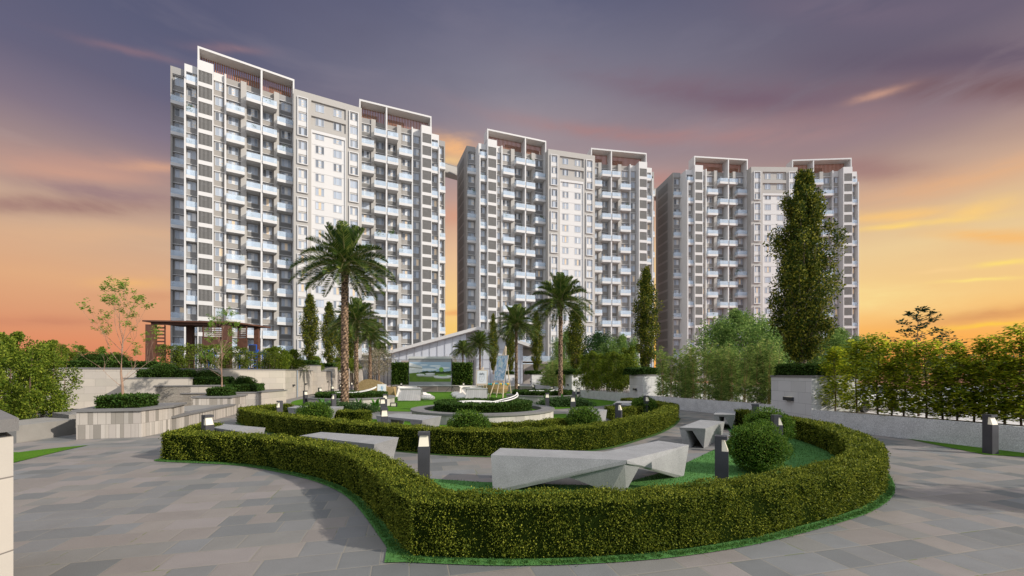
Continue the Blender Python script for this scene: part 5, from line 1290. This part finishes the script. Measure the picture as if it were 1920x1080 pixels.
# ------------------------------------------------------------------ loungers, wicker pods, easels
WOOD = blocks('pale_planks', 5, .16, [(.80,.72,.63), (.76,.68,.59), (.83,.75,.66)], (.4,.33,.27), .004, R(90), False, .6, .2, .03, .06)
CANV = flat('cream_cushion', (.70,.66,.60), .9, .08, 3)
def lounger(x, y, s, lab):
    root = empty('tent_lounger', (x, y, 0), 0, lab, 'lounger', 'A-frame loungers facing the screen')
    k = MB(); k.hull([(-.85,-.62,0),(.85,-.62,0),(-.85,-.56,0),(.85,-.56,0),(-.76,.0,.80),(.76,.0,.80),(-.76,.07,.80),(.76,.07,.80)]); k.build('wooden_panel', WOOD, root)
    k = MB(); k.hull([(-.80,.09,.80),(.80,.09,.80),(-.85,.14,.80),(.85,.14,.80),(-.85,.75,.03),(.85,.75,.03),(-.85,.7,.0),(.85,.7,.0)])
    for i in range(7): 
        k.sphere((s*(.55+.14*i), .30+.05*i, .20-.01*i), (.34,.5,.22), 0, 14, 8, lambda d: 1+.07*math.sin(d[0]*9+i)*math.sin(d[1]*7+i))
    k.tube([(-.85,.03,.86),(.85,.03,.86)], .06, 8); k.build('cushion', CANV, root, smooth=True)
lounger(gy(770.5,32.3),32.3,1,'pale A-frame lounger with white cushion, nearest of the left group')
lounger(gy(768,34.8),34.8,1,'pale A-frame lounger with white cushion, middle of the left group')
lounger(gy(763.5,37.6),37.6,1,'pale A-frame lounger with white cushion, farthest of the left group')
lounger(gy(894,32.8),32.8,-1,'pale A-frame lounger with white cushion, nearest of the right group by the easels')
lounger(gy(884,35.6),35.6,-1,'pale A-frame lounger with white cushion, middle of the right group')
lounger(gy(879,38.6),38.6,-1,'pale A-frame lounger with white cushion, farthest of the right group')
WICK = blocks('wicker_weave', .09, .05, [(.46,.33,.16), (.40,.28,.13), (.52,.38,.20)], (.22,.14,.06), .008, R(20), False, .6, .5, .05, .08)
pod = empty('wicker_pod', (gy(703,38.5),38.5,0), 0, 'tan wicker shell daybed behind the left round planter', 'daybed')
k = MB(); nu, nv = 28, 12; vs = []
for j in range(nv+1):
    for i in range(nu+1):
        a = math.pi*(i/nu); t = j/nv; prof_ = math.sin(a)**.7*(1.95-.85*(i/nu)); x = -math.cos(a)*1.55; vs.append((x, -.55+1.6*math.sin(t*math.pi/2)*math.sin(a)**.6, max(.02, prof_*math.cos(t*math.pi/2*.92)) if True else 0))
k.raw(vs, [(j*(nu+1)+i, j*(nu+1)+i+1, (j+1)*(nu+1)+i+1, (j+1)*(nu+1)+i) for j in range(nv) for i in range(nu)], 0)
k.poly([(-1.5,-.56,0),(1.5,-.56,0)]+[(-math.cos(math.pi*i/nu)*1.55, -.56, max(.02,math.sin(math.pi*i/nu)**.7*(1.95-.85*(i/nu)))) for i in range(nu,-1,-1)], 0)
k.box(.9,1.9,-.75,.2,0,.85); k.build('shell', WICK, pod)
pod2 = empty('wicker_sofa', (gy(930,41.5),41.5,0), 0, 'tan wicker sofa with teal and yellow cushions behind the easels', 'sofa')
k = MB(); nu = 24; top = [(math.cos(R(180+180*i/nu))*1.3, math.sin(R(180+180*i/nu))*.7, .98+.06*math.cos(i)) for i in range(nu+1)]; bot = [(p[0]*.78, p[1]*.78, .16) for p in top]
k.raw(top+bot, [(i, i+1, nu+2+i, nu+1+i) for i in range(nu)], 0); k.hull([(p[0]*.99,p[1]*.99,.55) for p in top]+[(p[0],p[1],.16) for p in bot]+[(1.2,.5,.5),(-1.2,.5,.5),(1.0,.5,.16),(-1.0,.5,.16)], 0); k.build('basket', WICK, pod2)
k = MB()
for i in range(11):
    c = MB(); x = -1.15+.23*i; k.sphere((x, -.25-.3*math.sin(math.pi*(i+.5)/11)*.8, 1.0+.03*math.sin(i*2)), (.18,.12,.13), i % 3 if i % 3 < 2 else 0, 10, 6)
k.build('cushions', [flat('teal_cushion', (.03,.26,.28), .8, .2), flat('yellow_cushion', (.55,.36,.05), .8, .2)], pod2, smooth=True)
k = MB()
for sx_ in (-.7, .7):
    for sy_ in (-.3, .3): k.box(sx_-.08, sx_+.08, sy_-.08, sy_+.08, 0, .16)
k.build('legs', WOOD, pod2)
EWOOD = flat('easel_wood', (.60,.48,.34), .6, .1)
def easel(x, y, rz, H, cw, cz0, cz1, label, art, plabel, lean=.18):
    root = empty('easel', (x, y, 0), rz, label, 'easel'); r = .022*H/2.6+.008
    k = MB()
    for sg in (-1, 1): k.tube([(sg*cw*.62, -.15, 0), (sg*.05, lean*H, H)], r, 6)
    k.tube([(0,-.1,.15),(0,lean*H,H*1.02)], r, 6); k.tube([(0,lean*H*.95,H*.95),(0,.45*H,0)], r, 6)
    k.box(-cw*.5, cw*.5, cz0*lean-.26, cz0*lean-.14, cz0-.06, cz0-.01); k.box(-cw*.4,cw*.4,-.12+lean*.5,-.08+lean*.5,.45,.5); k.build('frame', EWOOD, root)
    c = empty('canvas_board', (x, y, 0), rz, plabel, 'painting')
    k = MB(); sh = lambda px, z, d: (px, z*lean-.17-d, z)
    def q(x0,x1,z0,z1,m,d): k.poly([sh(x0,z0,d), sh(x1,z0,d), sh(x1,z1,d), sh(x0,z1,d)], m)
    k.hull([sh(-cw/2,cz0,0), sh(cw/2,cz0,0), sh(cw/2,cz1,0), sh(-cw/2,cz1,0), sh(-cw/2,cz0,-.04), sh(cw/2,cz0,-.04), sh(cw/2,cz1,-.04), sh(-cw/2,cz1,-.04)], 0)
    art(k, sh, cw, cz0, cz1)
    k.build('board', ARTM, c); return root
def artmat(name, cols, sc):
    m, nt, b, _ = newmat(name); h = NT(nt); mp = h.n('Mapping'); nt.links.new(h.objc(), mp.inputs[0]); mp.inputs['Scale'].default_value = (1,1,.45)
    n_ = h.noise(mp.outputs[0], sc, 4, .6, 1.2); nt.links.new(h.ramp(n_, cols), b.inputs['Base Color']); return m
ARTM = [flat('board_edge', (.55,.48,.38), .7), artmat('abstract_paint', [(.3,(.55,.50,.55)), (.42,(.60,.66,.72)), (.5,(.10,.28,.45)), (.56,(.66,.66,.64)), (.66,(.18,.50,.55)), (.74,(.35,.20,.35))], 2.2), flat('sketch_paper', (.66,.68,.69), .7, .04), flat('sketch_lines', (.24,.26,.28), .7, .2), flat('sketch_tone', (.45,.47,.49), .7, .15)]
def ring_(k, sh, cx, cz, rx, rz_, m, d, n=20, th=None):
    P = [(cx+rx*math.cos(2*math.pi*i/n), cz+rz_*math.sin(2*math.pi*i/n)) for i in range(n)]
    if th is None: k.poly([sh(a, b, d) for a, b in P], m)
    else:
        for i in range(n):
            a, b = P[i], P[(i+1)%n]; c_ = lambda p: (cx+(p[0]-cx)*(1-th), cz+(p[1]-cz)*(1-th))
            k.poly([sh(*a, d), sh(*b, d), sh(*c_(b), d), sh(*c_(a), d)], m)
def art_face(k, sh, w, z0, z1):
    k.poly([sh(-w*.42,z0+.08,.004), sh(w*.42,z0+.08,.004), sh(w*.42,z1-.08,.004), sh(-w*.42,z1-.08,.004)], 2)
    cz_ = (z0+z1)/2-.03; H_ = z1-z0
    ring_(k, sh, 0, cz_, w*.23, H_*.30, 4, .006); ring_(k, sh, 0, cz_-.02, w*.20, H_*.27, 2, .007); ring_(k, sh, 0, cz_, w*.23, H_*.30, 3, .008, th=.05)
    for i in range(7): ring_(k, sh, w*(-.17+.055*i), cz_+H_*(.24+.03*math.sin(i*2)), w*.06, H_*.07, 4 if i % 2 else 3, .009, 10)
    for s in (-1, 1):
        ring_(k, sh, s*w*.09, cz_+H_*.04, w*.045, H_*.016, 3, .010, 10); k.poly([sh(s*w*.04,cz_+H_*.07,.011), sh(s*w*.15,cz_+H_*.095,.011), sh(s*w*.15,cz_+H_*.11,.011), sh(s*w*.04,cz_+H_*.085,.011)], 3)
    k.poly([sh(-.01,cz_+H_*.03,.010), sh(w*.035,cz_-H_*.07,.010), sh(-w*.03,cz_-H_*.075,.010)], 4); ring_(k, sh, 0, cz_-H_*.15, w*.07, H_*.014, 3, .010, 12)
def art_abs(k, sh, w, z0, z1): k.poly([sh(-w*.47,z0+.04,.004), sh(w*.47,z0+.04,.004), sh(w*.47,z1-.04,.004), sh(-w*.47,z1-.04,.004)], 1)
def art_small(k, sh, w, z0, z1):
    k.poly([sh(-w*.47,z0+.02,.004), sh(w*.47,z0+.02,.004), sh(w*.47,z1-.02,.004), sh(-w*.47,z1-.02,.004)], 2)
    ring_(k, sh, 0, (z0+z1)/2+.08, w*.2, (z1-z0)*.18, 1, .006, 14); ring_(k, sh, .03, (z0+z1)/2-.12, w*.10, (z1-z0)*.16, 1, .007, 10)
easel(gy(903,34.5), 34.4, R(-8), 2.55, .95, 1.15, 2.35, 'smaller wooden easel holding a pencil portrait, beside the cushioned loungers', art_face, 'pencil portrait of a face on the smaller easel')
e2 = easel(gy(932,34), 34.0, R(-38), 4.25, 1.15, 1.45, 3.55, 'tall wooden easel holding a large blue and white abstract painting', art_abs, 'large blue and white abstract painting leaning on the tall easel', .26)
easel(gy(716,37), 37.0, R(6), 1.15, .78, .35, 1.12, 'small easel beside the wicker shell daybed', art_small, 'small colourful painting beside the wicker shell daybed', .15)
# ------------------------------------------------------------------ pergola and climbing frame
CORT = flat('rusty_steel', (.105,.046,.028), .7, .35, 4, bump=.3)
pg = empty('pergola', (gy(372,35),35,2.2), R(8), 'rust-brown steel pergola with slatted sides on the raised terrace', 'pergola')
X = lambda px: (gy(px,35)-gy(372,35))
zr = zy(606,35)-2.2
k = MB(); k.hull([(X(286),-.6,zr),(X(440),-.6,zr),(X(470),3.2,zr),(X(300),3.2,zr),(X(286),-.6,zr+.12),(X(440),-.6,zr+.12),(X(470),3.2,zr+.12),(X(300),3.2,zr+.12)]); k.box(X(296),X(432),-.3,-.12,zr-.2,zr-.003); k.build('roof', CORT, pg)
for a0, a1, y in ((289,302,-.25), (325,336,2.2), (417,431,-.25), (447,455,2.4)):
    k = MB(); k.box(X(a0),X(a1),y-.2,y+.2,0,zr-.21 if y < 0 else zr-.003); k.build('post', CORT, pg)
def slatpanel(x0, x1, y, z0, z1, lower):
    k = MB(); n = 6
    for i in range(n): zz = z0+(z1-z0)*i/n; k.box(x0, x1, y-.03, y+.03, zz, zz+(z1-z0)/n*.45)
    k.box(x0-.06, x0, y-.05, y+.05, z0-.0, z1); k.box(x1, x1+.06, y-.05, y+.05, z0, z1)
    if lower: k.box(x0-.08, x1+.08, y-.06, y+.06, z0-.9, z0-.003)
    k.build('slatted_panel', CORT, pg)
slatpanel(X(303), X(316), -.1, zr-1.9, zr-.22, True); slatpanel(X(384), X(416), -.25, zr-1.2, zr-.22, True); slatpanel(X(432), X(446), .9, zr-1.2, zr-.1, True)
BLUE = flat('blue_paint', (.015,.11,.55), .35, .1)
cf = empty('climbing_frame', (gy(475,37),37,2.2), R(10), 'bright blue tubular climbing frame behind the terrace shrubs', 'playground frame')
k = MB()
for x_ in (-1.1,-.4,.3,1.0):
    for y_ in (0,1.1): k.tube([(x_,y_,0),(x_,y_,1.7),(x_+.12,y_,1.95)], .055, 8)
k.tube([(-1.1,0,1.7),(1.1,0,1.7)], .05, 8); k.tube([(-1.1,1.1,1.7),(1.1,1.1,1.7)], .05, 8)
for i in range(6): k.tube([(-.4,0,.25+.25*i),(.3,0,.25+.25*i)], .035, 6)
for i in range(5): k.tube([(1.0,-.0,.3+.3*i),(1.35,0,.3+.3*i)], .04, 6)
k.tube([(1.35,0,0),(1.35,0,1.7)], .05, 8); k.build('bars', BLUE, cf)
k = MB(); k.box(-.35,.2,-.05,.05,1.85,2.35); k.build('panel', DARK, cf); k = MB(); k.box(-.4,.25,.051,.12,1.8,2.4); k.build('panel_rim', BLUE, cf)
cf2 = empty('blue_poles', (gy(394,37),37,2.2), 0, 'pair of bright blue playground poles under the pergola', 'playground poles')
k = MB(); 
for x_ in (-.45,-.15,.4): k.tube([(x_,0,0),(x_,0,2.0)], .07, 8)
k.tube([(-.6,0,1.6),(.6,0,1.6)], .05, 8); k.build('poles', BLUE, cf2)
gt = empty('play_gate', (gy(517,37),37,2.2), 0, 'dark rounded gate frame beside the dense yellow-green shrub', 'gate')
k = MB(); k.tube([(-.35,0,0),(-.35,0,1.0),(-.25,0,1.2),(.3,0,1.25),(.6,0,1.25)], .06, 8); k.build('frame', DARK, gt); k = MB(); k.box(-.28,.6,.02,.05,.5,1.2); k.build('panel', LOUVRE, gt)

# parked cars far beyond the saplings
def car_meshes():
    k = MB(); P = [(-2.15,0.35),(-2.1,.75),(-1.35,.9),(-.75,1.4),(.75,1.42),(1.45,.95),(2.1,.85),(2.2,.4)]
    n = len(P); vs = [(x,-.85,z) for x, z in P]+[(x,.85,z) for x, z in P]
    k.raw(vs, [(i,(i+1)%n,n+(i+1)%n,n+i) for i in range(n)]+[tuple(range(n)),tuple(reversed(range(n,2*n)))], 0)
    b_ = mesh_of(k, [flat('car_white', (.68,.68,.68), .25, .02, spec=.6)], 'body')
    k = MB(); 
    for s in (-.86,.86): k.poly([(-1.15,s,.93),(-.7,s,1.34),(.7,s,1.36),(1.25,s,.95)])
    k.hull([(1.46,-.75,.96),(1.46,.75,.96),(.80,-.7,1.40),(.80,.7,1.40),(1.42,-.75,.92),(1.42,.75,.92)]); w_ = mesh_of(k, [flat('car_glass', (.02,.025,.03), .1, spec=.7)], 'windows')
    k = MB(); k.tube([(0,-.1,0),(0,.1,0)], .33, 16); t_ = mesh_of(k, [flat('tyre', (.02,.02,.02), .8)], 'wheel')
    return b_, w_, t_
CM = car_meshes()
for i, (x, y, rz, lb) in enumerate(((19.5,23.5,.4,'white car parked beyond the saplings, nearest to the big poplar'), (24.5,22.5,.4,'white car parked beyond the saplings, second from the big poplar'), (30,23.5,.5,'white car parked beyond the saplings near the right edge'))):
    root = empty('parked_car', (x,y,-.02), rz, lb, 'car', 'white cars parked beyond the right wall')
    for nm, me, l in (('body',CM[0],(0,0,0)),('windows',CM[1],(0,0,0)),('wheel',CM[2],(-1.35,-.8,.33)),('wheel',CM[2],(1.35,-.8,.33)),('wheel',CM[2],(-1.35,.8,.33)),('wheel',CM[2],(1.35,.8,.33))):
        o = bpy.data.objects.new(nm, me); COL.objects.link(o); o.parent = root; o.location = l

# ------------------------------------------------------------------ off-camera shade: trees behind and beside the viewer
plant_tree(B2, 16.6, 3.2, 0, (.55,.55,.78), 1, 'broad_tree', 'tree outside the right edge whose shadow falls on the paving', group='broad trees beyond the wall')

# ------------------------------------------------------------------ sky, sun, camera
w = bpy.data.worlds.new('World'); SC.world = w; w.use_nodes = True; nt = w.node_tree; h = NT(nt)
bg = nt.nodes['Background']; tc = h.n('TexCoord'); sx = h.n('SeparateXYZ'); nt.links.new(tc.outputs['Generated'], sx.inputs[0])
z = sx.outputs[2]; x = sx.outputs[0]; y = sx.outputs[1]
hl = h.math('SQRT', h.math('ADD', h.math('MULTIPLY', x, x), h.math('MULTIPLY', y, y)))
el = h.math('DIVIDE', h.math('ARCTAN2', z, hl), math.pi/2)          # 0 horizon .. 1 zenith
az = h.math('DIVIDE', h.math('ARCTAN2', x, y), math.pi)             # 0 ahead, + to the right
S = lambda *c: lin(c)
left = h.ramp(el, [(0,S(214,122,94)), (.035,S(224,144,104)), (.065,S(221,158,118)), (.10,S(224,172,130)), (.155,S(206,172,146)), (.20,S(178,149,140)), (.26,S(130,118,134)), (.30,S(103,101,125)), (.36,S(92,94,120)), (.46,S(86,88,116)), (1,S(70,80,112))])
mid = h.ramp(el, [(0,S(255,170,80)), (.05,S(255,214,104)), (.11,S(254,214,140)), (.17,S(244,200,154)), (.23,S(216,172,146)), (.29,S(170,150,152)), (.38,S(136,132,146)), (.46,S(99,101,126)), (1,S(76,86,116))])
right = h.ramp(el, [(0,S(255,158,70)), (.04,S(252,178,88)), (.08,S(246,200,130)), (.14,S(236,204,152)), (.20,S(206,172,148)), (.26,S(150,130,136)), (.33,S(106,98,116)), (.44,S(86,86,112)), (1,S(72,80,110))])
fl = h.math('SMOOTH_MIN', h.math('MAXIMUM', h.math('MULTIPLY', az, -5.2), 0), 1, .2)
fr_ = h.math('SMOOTH_MIN', h.math('MAXIMUM', h.math('MULTIPLY', h.math('SUBTRACT', az, .02), 5.0), 0), 1, .2)
base = h.mix(fr_, h.mix(fl, mid, left), right)
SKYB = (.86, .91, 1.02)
# clouds: streaks hung at their own bearings and heights, edges broken by noise
cv = h.n('CombineXYZ'); nt.links.new(h.math('MULTIPLY', az, 26.0), cv.inputs[0]); nt.links.new(h.math('MULTIPLY', el, 34.0), cv.inputs[1])
nA = h.noise(cv.outputs[0], .35, 6, .6, .3)
cv2 = h.n('VectorMath', operation='ADD'); nt.links.new(cv.outputs[0], cv2.inputs[0]); cv2.inputs[1].default_value = (31.0, 7.0, 3.0)
nB = h.noise(cv2.outputs[0], .35, 6, .6, .3)
cv3 = h.n('CombineXYZ'); nt.links.new(h.math('MULTIPLY', az, 30.0), cv3.inputs[0]); nt.links.new(h.math('MULTIPLY', el, 56.0), cv3.inputs[1])
nC = h.noise(cv3.outputs[0], .55, 7, .62, .4)
def azel(px, py):
    dx = px-960; d = math.hypot(dx, 790); return math.atan2(dx, 790)/math.pi, math.atan2(HOR-py, d)/(math.pi/2)
def streak(px, py, sx_, sy_, tilt=0, soft=1.0):
    a0, e0 = azel(px, py); a1, _ = azel(px+10, py); _, e1 = azel(px, py-10); da = (a1-a0)/10; de = (e1-e0)/10
    u = h.math('ADD', h.math('DIVIDE', h.math('SUBTRACT', az, a0), da), h.math('MULTIPLY', h.math('SUBTRACT', nA, .5), 150))
    ex = (azel(px+10, py)[1]-e0)/10
    v = h.math('SUBTRACT', h.math('ADD', h.math('DIVIDE', h.math('SUBTRACT', el, e0), de), h.math('MULTIPLY', h.math('SUBTRACT', nB, .5), 50)), h.math('MULTIPLY', h.math('DIVIDE', h.math('SUBTRACT', az, a0), da), ex/de))
    c, s_ = math.cos(R(tilt)), math.sin(R(tilt))
    U = h.math('DIVIDE', h.math('ADD', h.math('MULTIPLY', u, c), h.math('MULTIPLY', v, s_)), sx_)
    V = h.math('DIVIDE', h.math('SUBTRACT', h.math('MULTIPLY', v, c), h.math('MULTIPLY', u, s_)), sy_)
    q = h.math('ADD', h.math('MULTIPLY', U, U), h.math('MULTIPLY', V, V))
    g_ = h.math('EXPONENT', h.math('MULTIPLY', q, -1.0))
    tex = h.math('MULTIPLY_ADD', h.math('SUBTRACT', nC, .5), 3.0*soft, .9, clamp=True)
    return h.math('MULTIPLY', g_, tex)
mot = h.noise(cv3.outputs[0], .22, 5, .55, .2)
cur = h.mix(h.ramp(mot, [(.5,gray(0)), (.72,gray(.20))]), base, h.ramp(el, [(0,S(226,150,110)), (.14,S(206,150,128)), (.24,S(128,108,118)), (.4,S(84,82,104))]))
cur = h.mix(h.ramp(mot, [(.30,gray(.28)), (.46,gray(0))]), cur, h.ramp(el, [(0,S(255,206,120)), (.14,S(246,210,168)), (.24,S(192,172,172)), (.4,S(128,124,142))]))
def lay(col, amt, *st, **kw):
    global cur
    cur = h.mix(h.math('MULTIPLY', streak(*st, **kw), amt, clamp=True), cur, S(*col))
lay((126,104,118), .75, 1380, 175, 330, 34, -2)
lay((112,92,110), .7, 1420, 188, 150, 22, 0)
lay((118,88,92), .8, 1850, 165, 260, 30, 2)
lay((96,84,104), .7, 1800, 110, 300, 30, 4)
lay((150,120,124), .5, 1560, 215, 220, 26, 0)
lay((214,164,140), .8, 1625, 178, 45, 9, 15)
lay((122,108,126), .5, 1600, 20, 260, 34, 0)
lay((176,140,140), .4, 1450, 250, 220, 30, 0)
lay((176,128,124), .6, 1180, 255, 240, 14, -3)
lay((150,110,112), .6, 1640, 322, 110, 24, 0)
lay((232,178,132), .7, 1800, 335, 230, 24, 12)
lay((252,200,120), .8, 1690, 402, 150, 13, 5)
lay((255,214,120), .9, 1720, 420, 130, 7, 6)
lay((250,206,128), .9, 1840, 388, 70, 16, 20)
lay((250,186,104), .8, 1870, 440, 110, 11, 0)
lay((255,222,120), .9, 1895, 488, 60, 5, 8)
lay((255,224,130), .9, 1830, 523, 70, 4, 4)
lay((255,214,150), .6, 1770, 504, 50, 4, 6)
lay((214,146,94), .8, 1860, 588, 170, 12, 7)
lay((255,206,72), .9, 1830, 610, 130, 4, 4)
lay((255,236,160), .5, 1650, 560, 140, 30, 0)
lay((198,152,138), .55, 180, 310, 260, 24, -6)
lay((206,158,138), .8, 130, 325, 170, 15, -7)
lay((216,166,138), .8, 300, 318, 90, 8, -4)
lay((140,112,124), .8, 190, 362, 130, 14, -10)
lay((146,108,108), .8, 180, 388, 120, 17, -3)
lay((150,112,112), .6, 40, 380, 90, 16, -2)
lay((150,118,126), .5, 250, 95, 110, 8, -14)
lay((160,124,128), .5, 430, 90, 60, 8, -6)
lay((226,180,140), .5, 200, 440, 260, 20, 0)
lay((200,132,104), .6, 90, 605, 130, 12, 0)
lay((206,140,108), .5, 290, 562, 90, 9, 0)
lay((248,190,112), .6, 250, 535, 70, 12, 0)
lay((248,188,130), .9, 860, 275, 60, 20, -8)
lay((255,210,140), .7, 850, 300, 40, 12, 0)
lay((214,150,124), .5, 850, 400, 60, 22, 0)
lay((190,126,116), .6, 1235, 345, 50, 20, 0)
lay((232,150,96), .6, 850, 585, 30, 6, 0)
c2 = cur
# sky outside the view, overhead and behind, brightened as added ambient fill
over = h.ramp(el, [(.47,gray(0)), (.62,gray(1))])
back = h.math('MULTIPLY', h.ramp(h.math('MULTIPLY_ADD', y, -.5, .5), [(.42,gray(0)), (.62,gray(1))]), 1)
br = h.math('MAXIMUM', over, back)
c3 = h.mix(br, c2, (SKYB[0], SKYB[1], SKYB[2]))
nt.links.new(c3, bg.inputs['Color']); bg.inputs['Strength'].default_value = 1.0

SUN = Vector((.94*math.cos(R(28)), -.36*math.cos(R(28)), math.sin(R(28))))
ld = bpy.data.lights.new('Sun', 'SUN'); ld.energy = 4.7; ld.angle = R(.6); ld.color = (1, .915, .81)
lo = bpy.data.objects.new('Sun', ld); COL.objects.link(lo); lo.rotation_euler = SUN.to_track_quat('Z', 'Y').to_euler()
cam = bpy.data.cameras.new('Camera'); co = bpy.data.objects.new('Camera', cam); COL.objects.link(co)
co.location = (0,0,CH); co.rotation_euler = (R(90),0,0); cam.sensor_width = 36; cam.lens = FPX/1920*36
cam.shift_y = (HOR-540)/1920; cam.clip_end = 8000; cam.clip_start = .05; SC.camera = co
SC.view_settings.view_transform = 'Standard'; SC.view_settings.look = 'None'; SC.view_settings.exposure = 0; SC.view_settings.gamma = 1
SC.view_settings.use_curve_mapping = False
SC.cycles.max_bounces = 6; SC.cycles.transparent_max_bounces = 12; SC.cycles.caustics_reflective = False; SC.cycles.caustics_refractive = False
SC.cycles.use_denoising = True
w.cycles.sampling_method = 'NONE'
